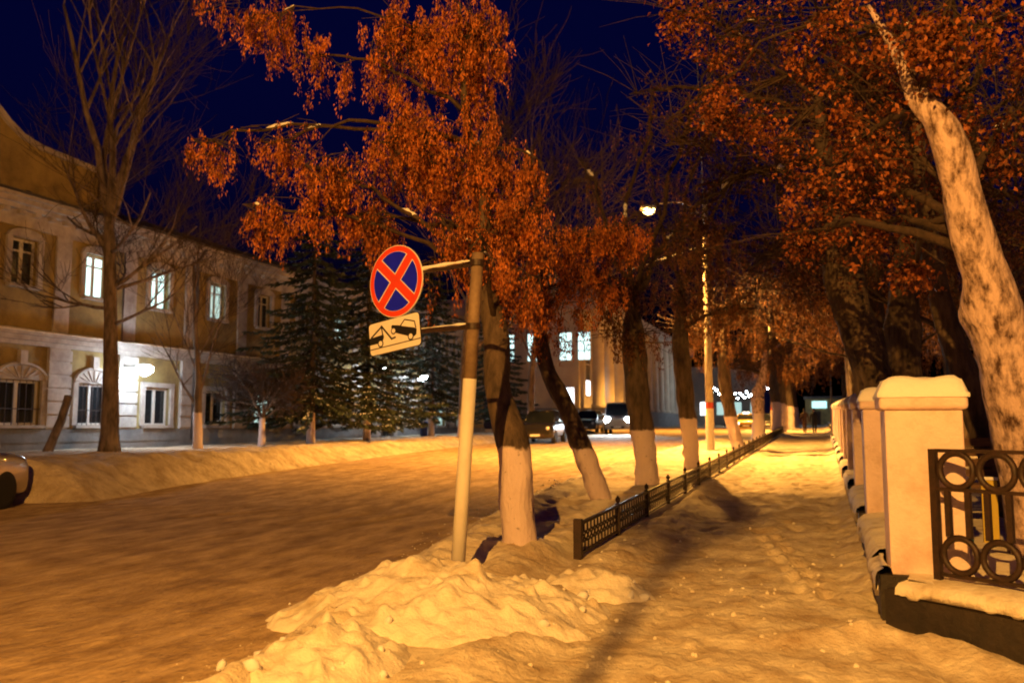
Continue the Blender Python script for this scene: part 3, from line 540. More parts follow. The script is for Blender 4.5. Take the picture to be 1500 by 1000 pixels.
def spruce(label, x, y, z, Ht, Rb, seed, paint):
    rs = np.random.default_rng(seed); rg = random.Random(seed); root = empty('spruce_tree', (x,y,z), label=label, cat='tree', group='dark snowy spruces by the yellow building')
    t = MB().tube([(x,y,z-.2),(x,y,z+1.5),(x,y,z+Ht*.6),(x,y,z+Ht)], [.2,.16,.09,.01], 10, jit=.05).build('trunk', M['bark'], root, True); t['paint_height'] = paint
    br = MB(); A = []; D = []; S = []; z0 = 1.5
    nw = int((Ht-z0)/.36)
    for k in range(nw):
        f = k/nw; zz = z + z0 + (Ht-z0)*f; L = Rb*(1-f)**.85*rg.uniform(.8,1.15)+.15; nb = max(5, int(11*(1-f*.5)))
        for b in range(nb):
            a = 2*math.pi*(b+rg.random()*.8)/nb; l = L*rg.uniform(.5,1.3); d = Vector((math.cos(a), math.sin(a), 0))
            pts = [Vector((x,y,zz)) + d*l*u + Vector((0,0,-l*.38*u+ l*.16*u**3)) for u in (0,.33,.66,1)]
            br.tube(pts, [.03,.022,.014,.006], 4, cap=False)
            m = int(16 + l*26); us = rs.random(m)**.7
            for u in us:
                p = Vector((x,y,zz)) + d*l*u + Vector((0,0,-l*.38*u+l*.16*u**3)); sd = Vector((-d.y,d.x,0))*rg.choice((-1,1))
                dd = d*.7 + sd*rg.uniform(.2,1) + Vector((0,0,rg.uniform(-.9,.1))); A.append(tuple(p)); D.append(tuple(dd.normalized()))
                if rg.random() < .12: S.append((p.x+rg.gauss(0,.06), p.y+rg.gauss(0,.06), p.z+.04))
    o = br.build('branches', M['twig'], root); o['kind'] = 'stuff'
    A = np.array(A); D = np.array(D); N = len(A); r = rs.normal(0,1,(N,3)); W = np.cross(D, r); W /= np.linalg.norm(W,axis=1,keepdims=True)
    Ln = rs.uniform(.18,.36,(N,1)); Wd = rs.uniform(.03,.06,(N,1))
    V = np.stack([A, A+D*Ln*.4+W*Wd, A+D*Ln, A+D*Ln*.4-W*Wd],1).reshape(-1,3)
    o = npmesh('needles', V, np.arange(len(V)).reshape(-1,4), M['needle'], root); o['kind'] = 'stuff'
    S = np.array(S); N = len(S); q = rs.uniform(.018,.05,(N,1)); e1 = rs.normal(0,1,(N,3)); e1[:,2] *= .2; e1 /= np.linalg.norm(e1,axis=1,keepdims=True); e2 = np.cross(e1, [0,0,1.]); up = np.array([[0,0,.015]])
    base = np.stack([S+e1*q, S+e2*q*.7, S-e1*q, S-e2*q*.7],1)-.02; tp = S+up; V = np.concatenate([base, tp[:,None]],1).reshape(-1,3)
    i = np.arange(N)[:,None]*5; F = np.concatenate([np.stack([i[:,0]+a, i[:,0]+b, i[:,0]+4],1) for a,b in ((0,1),(1,2),(2,3),(3,0))])
    o = npmesh('snow_on_branches', V, F, M['snow_clean'], root); o['kind'] = 'stuff'
spruce('left tall spruce, its snowy boughs beside the yellow building', -20.6,31.6,.9,10.5,3.6,1,1.3)
spruce('middle tall spruce behind the round traffic sign', -20.6,36.4,.95,11.5,3.6,2,1.3)
spruce('right spruce with pale trunk foot in front of the doorway', -20.6,43.6,1.04,10,3.4,3,1.3)
spruce('farthest spruce, dark and dense, behind the sign post', -20.2,52.5,1.15,10.5,2.6,4,1.3)

# ------------------------------------------------------------------ the low iron fence
fence = empty('low_fence', (FX, 9.45, gf(9.45)), label='knee high black iron lattice fence running along the trodden pavement', cat='fence')
pm = MB().box((-.03,-.03,-.15),(.03,.03,.47)).mesh('post', M['iron'])
fm = MB().lathe([(.012,.47),(.034,.50),(.034,.53),(.006,.57)], n=8).mesh('finial', M['iron'])
rail_t = MB().box((-.022,.03,.42),(.022,1.97,.455)).mesh('top_rail', M['iron']); rail_b = MB().box((-.018,.03,.09),(.018,1.97,.115)).mesh('bottom_rail', M['iron'])
la = MB()
for r in (.215,.325): la.box((-.007,.03,r-.008),(.007,1.97,r+.008))
for i in range(12):
    y0 = .03 + 1.94*(i+.5)/12; h = 1.94/24
    la.box((-.006,y0-.04,.325),(.006,y0+.0,.42)); la.box((-.006,y0+.0,.115),(.006,y0+.04,.215))
    for s in (-1,1): la.obox((0,y0-h*s,.215),(0,y0+h*s,.325),.02,.012,(1,0,0))
lat = la.mesh('lattice', M['iron'])
def put(me, parent, loc, name=None, rot=(0,0,0), scale=(1,1,1)):
    o = bpy.data.objects.new(name or me.name.split('.')[0], me); COL.objects.link(o); o.parent = parent; o.location = loc; o.rotation_euler = rot; o.scale = scale; return o
for k in range(28):
    y = 2*k; zz = gf(9.45+y)-gf(9.45); x = 0
    p = put(pm, fence, (x, y, zz), scale=(1.5,1.5,1.06) if k == 0 else (1,1,1))
    if k: put(fm, p, (0,0,0))
    if k < 27:
        rx = math.atan((gf(11.45+y)-gf(9.45+y))/2)
        for me in (rail_t, rail_b, lat): put(me, fence, (x, y, zz), rot=(rx,0,0))

# ------------------------------------------------------------------ park wall with pillars
wall = empty('park_wall', (.76, 7.85, 0), label='low black plinth wall with peach painted pillars receding beside the pavement', cat='wall')
def rough_snow(path, wd, ht, droop, seed, name='ledge_snow', parent=None, nseg=60, side=1):
    """snow lying on a ledge and hanging raggedly over its outer edge; path p0->p1, droop on the left of travel*side"""
    p0, p1 = Vector(path[0]), Vector(path[1]); d = (p1-p0); L = d.length; d.normalize(); nrm = Vector((-d.y, d.x, 0))*side
    prof = [(-wd/2,-.04),(-wd/2+.02,ht*.7),(-wd*.2,ht),(wd*.2,ht*.95),(wd/2-.03,ht*.75),(wd/2+.025,ht*.35),(wd/2+.045,-.02),(wd/2+.03,-.5),(wd/2+.002,-.52)]
    V = []; n = len(prof); xs = np.linspace(0, L, nseg)
    dn = droop*np.clip(.5 + 2.2*fbm(xs*1.0+seed, xs*0+seed, 3, 2.2) + 1.6*fbm(xs+seed, xs*0+3*seed, 3, 9.), .04, 1.5); tp = 1+.9*fbm(xs+seed*3, xs*0, 3, 2.)
    for i, s in enumerate(xs):
        for j, (u, v) in enumerate(prof):
            vv = v*tp[i] if v > 0 else (-dn[i]-.05*(j == 8)*0 if v < -.4 else v)
            if v < -.4: vv = -dn[i] + (.0 if j == 7 else .0)
            uu = u + .07*float(fbm(np.array([s*3.+j]), np.array([seed+.0]), 2, 1.)[0])*(1 if j < 7 else .3)
            q = p0 + d*s + nrm*uu; V.append((q.x, q.y, q.z+vv))
    F = [(i*n+j, i*n+j+1, (i+1)*n+j+1, (i+1)*n+j) for i in range(nseg-1) for j in range(n-1)]
    return npmesh(name, np.array(V), np.array(F), M['snow'], parent, True)
NP = 13; SP = 3.9
body = MB().box((-.285,-.285,.30),(.285,.285,1.70)).mesh('pillar', M['pillar'])
capm = MB().box((-.325,-.325,1.70),(.325,.325,1.84)).mesh('cap', M['pillar'])
bm = bmesh.new(); bmesh.ops.create_grid(bm, x_segments=14, y_segments=14, size=1)
for v in bm.verts:
    e = max(abs(v.co.x), abs(v.co.y)); v.co.x *= .335; v.co.y *= .335; v.co.z = 1.835 + .13*(1-max(0, (e-.72)/.28)**2.2) + .012*math.sin(v.co.x*17+1)*math.cos(v.co.y*13)
r_ = bmesh.ops.extrude_edge_only(bm, edges=[e for e in bm.edges if e.is_boundary])
for v in [q for q in r_['geom'] if isinstance(q, bmesh.types.BMVert)]: v.co.z = 1.80 + .012*math.sin(v.co.x*40)*math.cos(v.co.y*33)
scap = bpy.data.meshes.new('snow_cap'); bm.to_mesh(scap); bm.free(); scap.materials.append(M['pillar']); scap.shade_smooth(); scap.materials[0] = M['snow_clean']
for k in range(NP):
    y = 7.85 + SP*k; zz = gf(y)
    p = put(body, wall, (0, SP*k, zz)); b = p.modifiers.new('bevel','BEVEL'); b.width = .012; b.segments = 2
    c = put(capm, p, (0,0,0)); b = c.modifiers.new('bevel','BEVEL'); b.width = .035; b.segments = 3
    put(scap, p, (0,0,0))
    if k < NP-1:
        ym = y + SP/2; zp = gf(ym)
        MB().box((.39+.004*(k%2), y-.36 if k == 0 else y-.02, zp-.5),(1.12, y+SP-.03, zp+.36)).build('plinth', M['tar'], wall)
        rough_snow([(.76,y+.29,zp+.36),(.76,y+SP-.29,zp+.36)], .72, .13, .24, 5+k, parent=wall, nseg=70 if k < 3 else 30)
        if k == 0: rough_snow([(.43,y-.40,zp+.36),(.43,y+.33,zp+.36)], .1, .07, .2, 3, parent=wall, nseg=24)
# diagonal wing of the wall, coming towards the viewer
D = Vector((.79,-.613,0)); A0 = Vector((.80,7.42,0)); S0 = Vector((.41,7.38,0)); BK = Vector((.613,.79,0))
wing = empty('wing_wall', tuple(A0), label='snow topped black plinth turning out of the corner under the ringed railing', cat='wall')
MB().obox(S0+BK*.36+Vector((0,0,-.08)), S0+BK*.36+D*4.9+Vector((0,0,-.08)), .72, .86).build('plinth', M['tar'], wing)
rough_snow([S0+BK*.30+D*4.8+Vector((0,0,.345)), S0+BK*.30+D*.10+Vector((0,0,.345))], .58, .08, .10, 12, parent=wing, nseg=160, side=1)
ring = bmesh.new()
def torus(R0, r, n=28, m=6):
    q = MB()
    for i in range(n):
        a = 2*math.pi*i/n
        for j in range(m):
            b = 2*math.pi*j/m; q.v.append(((R0+r*math.cos(b))*math.cos(a), r*1.1*math.sin(b), (R0+r*math.cos(b))*math.sin(a)))
    q.f = [(i*m+j, i*m+(j+1)%m, ((i+1)%n)*m+(j+1)%m, ((i+1)%n)*m+j) for i in range(n) for j in range(m)]; return q
ringm = torus(.130, .026).mesh('ring', M['iron'], True)
barm = MB().box((-.02,-.018,0),(.02,.018,.36)).mesh('bar', M['iron'])
endm = MB().box((-.026,-.026,-.08),(.026,.026,.96)).mesh('end_bar', M['iron'])
def railing(label, loc, rz, L, full=True, slope=0):
    e = empty('iron_railing', loc, rz, label, 'railing', 'ringed iron railings on the park wall'); e.rotation_euler = (0, -slope, rz)
    n = int(L/.305); st = (L-.06)/n
    put(endm, e, (0,0,0)); put(endm, e, (L,0,0))
    for nm, z in (('top_rail',.948),('middle_rail',.655),('bottom_rail',.01)):
        MB().box((.02,-.016,z-.014),(L-.02,.016,z+.014)).build(nm, M['iron'], e, world=False)
    if full:
        for i in range(n):
            x = .03 + st*(i+.5); put(ringm, e, (x,0,.80)); put(ringm, e, (x,0,.165))
            put(barm, e, (x-st*.26,0,.30)); put(barm, e, (x+st*.26,0,.30))
    else:
        q = MB()
        for i in range(n):
            x = .03+st*(i+.5)
            for zc in (.80,.165):
                t = torus(.132,.021,12,4); q.add([(a+x,b,c+zc) for a,b,c in t.v], t.f)
            for s in (-.26,.26): q.box((x+s*st-.02,-.018,.30),(x+s*st+.02,.018,.66))
        q.build('ring_pattern', M['iron'], e, world=False)
railing('black iron railing of rings and bars right beside the corner pillar, facing us', tuple(A0+Vector((0,0,.47))), math.atan2(D.y, D.x), 3.4)
wds = ['first','second','third','fourth','fifth','sixth','seventh','eighth','ninth','tenth','eleventh','twelfth']
for k in range(NP-1):
    y = 7.85+SP*k; railing(f'{wds[k]} of the iron railings seen edge on between the receding pillars, from the corner', (.78, y+.31, gf(y+SP/2)+.45), math.pi/2, SP-.62, k < 2)

# ------------------------------------------------------------------ no-stopping sign
PB = Vector((-3.34,7.66,.05)); PT = Vector((-3.13,7.66,3.3)); ax = (PT-PB)
sign = empty('traffic_sign', tuple(PB), label='leaning pale post carrying a round no stopping sign and a tow away plate', cat='road sign')
MB().tube([PB-ax*.05, PB+ax*.62], [.07,.066], 16).build('painted_post', M['galv'], sign, True)
MB().tube([PB+ax*.62, PB+ax*1.0], [.064,.058], 16).build('bare_post', M['post_grey'], sign, True)
rv = Vector((.957,-.29,0)); nv = Vector((-.29,-.957,0)); SC = Vector((-4.19,7.96,3.13)); PC = Vector((-4.20,7.965,2.565)); tl = R(7)
def frame_fn(C0, roll):
    u = rv*math.cos(roll) + Vector((0,0,1))*math.sin(roll); v = -rv*math.sin(roll) + Vector((0,0,1))*math.cos(roll)
    return lambda a, b, d: tuple(C0 + u*a + v*b + nv*d)
f1 = frame_fn(SC, R(5)); RS = .385
circ = lambda r, n=48: [(r*math.cos(2*math.pi*i/n), r*math.sin(2*math.pi*i/n)) for i in range(n)]
disc = MB().prism(circ(RS), f1, -.012, 0).build('round_plate', M['swhite'], sign)
MB().prism(circ(RS-.008), f1, .001, .003).build('red_ring', M['sred'], disc)
for a0 in range(4):
    ra = RS*.83; hw = .062*RS/.35; ang = math.asin(hw*.72/ra); pts = []
    c0 = math.pi/4 + a0*math.pi/2
    a_s, a_e = c0 + ang, c0 + math.pi/2 - ang
    q = [(ra*math.cos(a_s+(a_e-a_s)*i/14), ra*math.sin(a_s+(a_e-a_s)*i/14)) for i in range(15)]
    m = c0 + math.pi/4; q.append((hw*1.02*math.cos(m), hw*1.02*math.sin(m)))
    # white edge then the blue field, as printed
    MB().prism([(x*1.0, y*1.0) for x, y in q], f1, .004, .0055).build('white_edge', M['swhite'], disc)
    cx = sum(p[0] for p in q)/len(q); cy = sum(p[1] for p in q)/len(q)
    MB().prism([(cx+(x-cx)*.93, cy+(y-cy)*.93) for x, y in q], f1, .006, .0075).build('blue_field', M['sblue'], disc)
f2 = frame_fn(PC, R(7))
def rrect(wd, ht, r, n=5):
    o = []
    for cx, cy, a in ((wd-r,ht-r,0),(-wd+r,ht-r,90),(-wd+r,-ht+r,180),(wd-r,-ht+r,270)):
        for i in range(n+1): t = R(a+90*i/n); o.append((cx+r*math.cos(t), cy+r*math.sin(t)))
    return o
pl = MB().prism(rrect(.375,.178,.045), f2, -.012, 0).build('tow_plate', M['sblack'], sign)
MB().prism(rrect(.367,.170,.04), f2, .001, .003).build('white_face', M['swhite'], pl)
bk = M['sblack']
def stroke(p, q, wd): 
    d = Vector((q[0]-p[0], q[1]-p[1])).normalized(); nx, ny = -d.y*wd/2, d.x*wd/2
    return [(p[0]+nx,p[1]+ny),(p[0]-nx,p[1]-ny),(q[0]-nx,q[1]-ny),(q[0]+nx,q[1]+ny)]
pic = MB()
for poly in ([(-.365,-.055),(-.235,-.055),(-.235,-.03),(-.165,-.03),(-.15,0),(-.155,.03),(-.365,.02)], stroke((-.345,.02),(-.178,.115),.018), stroke((-.18,.13),(-.165,.02),.016), stroke((-.178,.125),(-.035,-.045),.02),
             stroke((-.045,-.04),(.02,-.03),.018), [(-.035,.085),(-.02,.105),(.075,.085),(.10,.075),(.29,.02),(.325,.0),(.315,-.055),(.285,-.07),(.19,-.05),(.02,.015),(-.015,.045)],
             stroke((.095,.07),(.165,.13),.013), stroke((.165,.13),(.30,.085),.013), stroke((.30,.09),(.315,.01),.013), stroke((-.365,-.105),(.367,-.105),.010)):
    pic.prism(poly, f2, .0035, .005)
pic.build('tow_truck_pictogram', bk, pl)
whl = MB(); wh2 = MB()
for cx, cy, r in ((-.205,-.06,.042),(-.003,.04,.038),(.235,-.062,.042)):
    MB().prism([(cx+a,cy+b) for a,b in circ(r,20)], f2, .0052, .0062).build('wheel_rim', bk, pl); MB().prism([(cx+a,cy+b) for a,b in circ(r*.66,20)], f2, .0064, .0072).build('wheel_disc', M['swhite'], pl)

def onpole(z): return PB + ax*((z-PB.z)/ax.z)
for z, c in ((3.20, SC),(2.575, PC)):
    p = onpole(z); e = Vector((c.x, c.y, z)) - nv*.03 - rv*.25
    MB().obox(p+nv*-.02, e, .03, .04).build('bracket', M['iron'], sign)
    MB().tube(spline([p+Vector((-.08,0,.03)), p.lerp(e,.25)+Vector((0,0,.035)), p.lerp(e,.5)+Vector((0,0,.03)), p.lerp(e,.62)+Vector((0,0,.022))],8), [.004,.018,.010,.022,.016,.026,.012,.003] if z > 3 else [.006,.016,.004,.008,.003,.006,.004,.003], 6, jit=.2).build('snow_on_bracket', M['snow_clean'], sign, True)
    MB().lathe([(.075,z-.03),(.075,z+.03)], (p.x,p.y,0), 16).build('clamp', M['iron'], sign)

# ------------------------------------------------------------------ street lamps
SOD = (1.0, .445, .075)
def street_lamp(label, base, head, power, radius=.10, bands=True, r=.16, cutoff=None):
    e = empty('street_lamp', base, label=label, cat='street lamp', group='tall sodium street lamps on concrete poles')
    b = Vector(base); h = Vector(head); top = Vector((b.x, b.y, h.z+.1))
    MB().tube([b-Vector((0,0,.3)), b+Vector((0,0,4)), top], [r,r*.85,r*.62], 12).build('pole', M['concrete'], e, True)
    if bands:
        MB().tube([b-Vector((0,0,.1)), b+Vector((0,0,1.75))], [r*1.03,r*.98], 12, cap=False).build('white_band', M['paint_white'], e, True)
        MB().tube([b+Vector((0,0,1.75)), b+Vector((0,0,1.98))], [r*.99,r*.975], 12, cap=False).build('red_band', M['paint_red'], e, True)
    d = (h-top); d.z = 0; dl = d.length; d.normalize()
    MB().tube(spline([top-Vector((0,0,.7)), top+d*dl*.35+Vector((0,0,.05)), top+d*(dl-.25)+Vector((0,0,.12))],10), .032, 8).build('arm', M['lamp_head'], e, True)
    hd = MB().tube([h-d*.32+Vector((0,0,.11)), h-d*.1+Vector((0,0,.10)), h+d*.2+Vector((0,0,.10)), h+d*.34+Vector((0,0,.09))], [.07,.12,.13,.05], 10).build('lamp_head', M['lamp_head'], e, True)
    bm_ = MB().lathe([(.02,-.20),(.20,-.14),(.27,0),(.18,.05)], tuple(h), 14).build('bulb', M['sodium'], hd, True)
    l = bpy.data.lights.new('lamp_light', 'SPOT' if cutoff else 'POINT'); l.energy = power; l.color = SOD; l.shadow_soft_size = radius
    if cutoff: l.spot_size = R(cutoff); l.spot_blend = .38
    lo = bpy.data.objects.new('lamp_light', l); COL.objects.link(lo); lo.parent = e; lo.location = h - b + Vector((0,0,-.24))
    if cutoff:      # the little that the glass bowl sends sideways and up
        l = bpy.data.lights.new('bowl_glow', 'POINT'); l.energy = power*.025; l.color = SOD; l.shadow_soft_size = .15
        lo = bpy.data.objects.new('bowl_glow', l); COL.objects.link(lo); lo.parent = e; lo.location = h - b + d*.5 + Vector((0,0,-.1))
    return e
PW = 16600
street_lamp('tall lamp glowing among the red leaves, its pole banded white and red', (-4.0,33,.54), (-6.2,33,10.15), PW*1.4, cutoff=138)
street_lamp('far small lamp high above the yellow taxi', (-3.9,75,1.26), (-5.86,75,12.2), PW*1.5, cutoff=140)
street_lamp('street lamp standing behind the viewer, outside the picture', (1.1,-5,0), (-.92,-5,8.2), PW*.60, .06)
# young tree behind the viewer: its trunk and small crown throw the long thin shadow on the pavement
tree('young_tree', 'young tree behind the viewer whose thin shadow lies along the pavement', None, [(-1.12,-1.2,0),(-1.12,-1.2,2),(-1.12,-1.2,4),(-1.12,-1.2,6.4)], [.028,.027,.024,.018], 1.0,
     [(-1.12,-1.2,6.45,.22,.2,.25,45)], leaf='keys', scale=1.3, seed=77, lr=.02)
BXW = -24.05
def wall_light(name, label, loc, power, col, rad=.1, mtl='white_bulb', br=.12, X=None):
    e = empty(name, loc, label=label, cat='lamp', group='white lamps on the buildings'); x, y, z = loc
    MB().box((BXW,y-.05,z+.06),(x-.02,y+.05,z+.12)).build('bracket', M['lamp_head'], e)
    MB().box((x-.12,y-.18,z+.05),(x+.14,y+.18,z+.13)).build('hood', M['lamp_head'], e)
    MB().lathe([(.03,-br),(br*.9,-br*.5),(br,0),(br*.8,.05)], (x,y,z), 14).build('bulb', M[mtl], e, True)
    l = bpy.data.lights.new('lamp_light','POINT'); l.energy = power; l.color = col; l.shadow_soft_size = rad
    lo = bpy.data.objects.new('lamp_light', l); COL.objects.link(lo); lo.parent = e; lo.location = (.12,0,-.22)
wall_light('wall_lamp', 'blazing white lamp on the yellow building above the ground floor windows', (-22.9,24.35,3.72), 190, (.62,.80,1), mtl='white_bulb', br=.30)
wall_light('wall_lamp', 'left of the two white lamps over the lit doorway', (-22.6,41.5,4.9), 160, (.85,.93,1), br=.2)
wall_light('wall_lamp', 'right and lower of the two white lamps over the lit doorway', (-22.6,46.6,4.6), 260, (.85,.93,1), br=.3)

# ------------------------------------------------------------------ long yellow building across the road
BX = -24.0; Y0, Y1 = 8.0, 60.0
bld = empty('yellow_building', (BX, 34, .85), label='long two storey yellow building with white mouldings and lit upper windows', cat='building')
UW = [10.6,13.75,16.95,20.1,23.0,26.1,29.45,32.7,35.9,39.25,42.5,45.7,48.9,52.1,55.3]
def sheet(q, y0, y1, z0, z1, holes, x, depth):
    ys = sorted({y0,y1,*[h[0] for h in holes],*[h[1] for h in holes]}); zs = sorted({z0,z1,*[h[2] for h in holes],*[h[3] for h in holes]})
    for a, b in zip(ys, ys[1:]):
        for c, d in zip(zs, zs[1:]):
            if any(h[0] <= a+1e-6 and h[1] >= b-1e-6 and h[2] <= c+1e-6 and h[3] >= d-1e-6 for h in holes): continue
            q.add([(x,a,c),(x,b,c),(x,b,d),(x,a,d)], [(0,1,2,3)])
    for (a,b,c,d) in holes:
        q.add([(x,a,c),(x,b,c),(x,b,d),(x,a,d),(x-depth,a,c),(x-depth,b,c),(x-depth,b,d),(x-depth,a,d)], [(0,1,5,4),(1,2,6,5),(2,3,7,6),(3,0,4,7)])
up = []; lo_ = []
for y in UW: up.append((y-.48, y+.48, 6.12, 7.62))
for y in UW:
    wd_ = .78 if y < 21 else .66
    lo_.append((y-wd_+.1, y+wd_+.1, 1.66, 3.08))
door_y = 43.9
lo_ = [h for h in lo_ if not (42 < (h[0]+h[1])/2 < 47.0)] + [(door_y-.65, door_y+.65, 1.06, 3.3)]
q = MB(); sheet(q, Y0, Y1, 1.53, 4.25, [h if h[2] > 1.53 else (h[0],h[1],1.53,h[3]) for h in lo_], BX, .28); q.build('ground_floor_wall', M['ochre'], bld)
q = MB(); sheet(q, Y0, Y1, 4.25, 8.55, up, BX, .28); q.build('upper_wall', M['ochre'], bld)
MB().box((BX-12, Y0+.01, .3),(BX-.3, Y1-.01, 8.6)).build('inner_mass', M['plinth'], bld)
q = MB()
for a, b in ((Y0, door_y-.65),(door_y+.65, Y1)): q.box((BX-.25,a,.3),(BX+.12,b,1.53))
q.build('plinth', M['plinth'], bld)
for k, z in enumerate((1.13,)):
    for a, b in ((Y0, door_y-.7),(door_y+.7, Y1)): MB().box((BX+.1,a,z-.03),(BX+.145,b,z+.03)).build('plinth_band', M['plinth'], bld)
# string course and main cornice
for nm, z0, z1, d in (('string_course',4.22,4.36,.14),('string_course',4.36,4.52,.26),('string_course',4.52,4.64,.38),('frieze',7.98,8.5,.07),('cornice',8.5,8.64,.30),('cornice',8.64,8.80,.48),('cornice',8.80,8.90,.62)):
    MB().box((BX-.02,Y0-.1,z0),(BX+d,Y1+.1,z1)).build(nm, M['trim'], bld)
q = MB()
for i in range(90):
    y = Y0+.3+i*.575; q.box((BX+.05,y-.1,8.36),(BX+.24,y+.1,8.5))
o = q.build('dentils', M['trim'], bld); o['kind'] = 'stuff'
rough_snow([(BX+.19,Y0,4.64),(BX+.19,Y1,4.64)], .36, .07, .03, 40, 'snow_on_course', bld, 160, -1)
MB().add([(BX+.66,Y0-.2,8.9),(BX+.66,Y1+.2,8.9),(BX-6,Y1+.2,11.2),(BX-6,Y0-.2,11.2),(BX+.66,Y0-.2,8.96),(BX+.66,Y1+.2,8.96),(BX-6,Y1+.2,11.26),(BX-6,Y0-.2,11.26)], []) 
q = MB(); q.prism([(.68,8.9),(.68,8.97),(-6,11.3),(-13,8.9)], lambda u,v,d: (BX+u,d,v), Y0-.2, Y1+.2); rf = q.build('roof', M['roof'], bld)
for i in range(40):
    y = Y0+1.3*i
    if y < Y1: MB().obox((BX+.66,y,8.99),(BX-6,y,11.31),.03,.05).build('roof_seam', M['roof'], rf)
# attic gable at the near end
out = [(Y0,8.92),(Y0,12.0),(16.8,11.95),(17.7,11.75),(18.4,11.4),(18.9,11.0),(19.4,10.72),(20.1,10.55),(22.5,10.45),(22.7,9.7),(23.1,9.4),(23.1,8.92)]
att = MB().prism(out, lambda u,v,d: (BX+d,u,v), .08, .42).build('attic_gable', M['ochre'], bld)
for a, b in zip(out[1:-2], out[2:-1]): MB().obox((BX+.25,a[0],a[1]+.05),(BX+.25,b[0],b[1]+.05),.62,.16).build('coping', M['trim'], att)
# pilasters between the bays
pil = [ (a+b)/2+.05 for a, b in zip(UW, UW[1:])]
for y in pil:
    if abs(y-door_y) < .9: continue
    p = MB().box((BX-.01,y-.42,1.53),(BX+.11,y+.42,4.22)).build('pilaster', M['trim'], bld)
    for j in range(6):
        z = 1.58+j*.44; MB().box((BX+.1,y-.46,z),(BX+.165,y+.46,z+.38)).build('block', M['trim'], p, bevel=.015)
    MB().box((BX-.01,y-.30,4.64),(BX+.075,y+.30,7.98)).build('upper_pilaster', M['trim'], bld)
# windows
def window(y0, y1, z0, z1, pane, parent, style):
    wn_ = MB(); x = BX-.2; t = .075
    for a in ((y0,z0,y0+t,z1),(y1-t,z0,y1,z1),(y0+t,z0,y1-t,z0+t),(y0+t,z1-t,y1-t,z1)): wn_.box((x,a[0],a[1]),(x+.07,a[2],a[3]))
    ym = (y0+y1)/2; wn_.box((x,ym-.06,z0+t),(x+.075,ym+.06,z1-t))
    if style == 'up': wn_.box((x+.003,y0+t,z1-.42),(x+.068,y1-t,z1-.36))
    f = wn_.build('window', M['frame'], parent)
    for a, b in ((y0+t,ym-.06),(ym+.06,y1-t)):
        MB().box((x+.02,a,z0+t),(x+.035,b,z1-t)).build('pane', M[pane], f)
    MB().box((BX-.2,y0-.12,z0-.1),(BX+.2,y1+.12,z0-.002)).build('sill', M['trim'], f)
    # surround
    s = MB()
    for a, b in ((y0-.2,y0-.005),(y1+.005,y1+.2)): s.box((BX-.01,a,z0),(BX+.09,b,z1+.02))
    if style == 'up':
        n = 12; arc = [(ym+(.68)*math.cos(math.pi*i/n), z1+.02+.30*math.sin(math.pi*i/n)) for i in range(n+1)]
        arc = [(ym+.78,z1+.02)]+arc+[(ym-.78,z1+.02)]
        s.prism(arc, lambda u,v,d: (BX+d,u,v), -.01, .13)
    elif style == 'arch':
        n = 16; W = (y1-y0)/2+.16; arc = [(ym+W*math.cos(math.pi*i/n), z1+.02+.52*math.sin(math.pi*i/n)) for i in range(n+1)]
        s.prism(arc, lambda u,v,d: (BX+d,u,v), -.01, .07)
        mo = MB().tube([(BX+.08,a,b) for a,b in arc], .06, 6).build('arch_moulding', M['trim'], f, True)
        for i in range(9):
            t_ = math.pi*(i+.5)/9; MB().obox((BX+.09,ym+.25*math.cos(t_)*W,z1+.06),(BX+.09,ym+.9*W*math.cos(t_),z1+.02+.44*math.sin(t_)),.03,.04,(1,0,0)).build('ray', M['trim'], f)
        MB().box((BX-.01,ym-.13,z1+.5),(BX+.16,ym+.13,z1+.95)).build('keystone', M['trim'], f)
    else: s.box((BX-.012,y0-.2,z1+.022),(BX+.09,y1+.2,z1+.2))
    s.build('surround', M['trim'], f)
    if style == 'arch':
        for i in range(7):
            y = y0+.06+(y1-y0-.12)*i/6; MB().box((BX+.02,y-.008,z0),(BX+.036,y+.008,z1)).build('grille_bar', M['iron'], f)
        MB().box((BX+.022,y0,z0+.5),(BX+.034,y1,z0+.53)).build('grille_rail', M['iron'], f)
litset = {4:'lit',5:'lit',6:'lit_dim',9:'lit'}
for i, h in enumerate(up): window(*h, litset.get(i, 'glass'), bld, 'up')
for h in lo_:
    yc = (h[0]+h[1])/2
    if h[2] < 1.5: continue
    pn = 'lit_dim' if (50 < yc or 32 < yc < 34) else 'glass'
    window(*h, pn, bld, 'arch' if yc < 25 else 'flat')
# doorway
dr = MB().box((BX-.2,door_y-.63,1.0),(BX-.12,door_y+.63,3.28)).build('door', M['frame'], bld)
MB().box((BX-.125,door_y-.02,1.05),(BX-.10,door_y+.02,3.25)).build('door_gap', M['iron'], dr)
MB().tube([(BX-.08,door_y+.12,1.9),(BX-.08,door_y+.12,2.25)], .02, 8).build('handle', M['iron'], dr)
for s in (-1, 1):
    p = MB().box((BX,door_y+s*1.0-.22,1.0),(BX+.5,door_y+s*1.0+.22,3.6)).build('porch_pier', M['trim'], bld)
MB().box((BX-.02,door_y-1.5,3.6),(BX+.9,door_y+1.5,3.85)).build('porch_roof', M['trim'], bld)
MB().box((BX+.02,door_y-1.4,.6),(BX+1.2,door_y+1.4,1.06)).build('step', M['plinth'], bld)
# drain pipe
MB().tube([(BX+.2,28.0,1.1),(BX+.2,28.0,8.3),(BX+.6,28.0,8.8)], .06, 8).build('drain_pipe', M['roof'], bld, True)

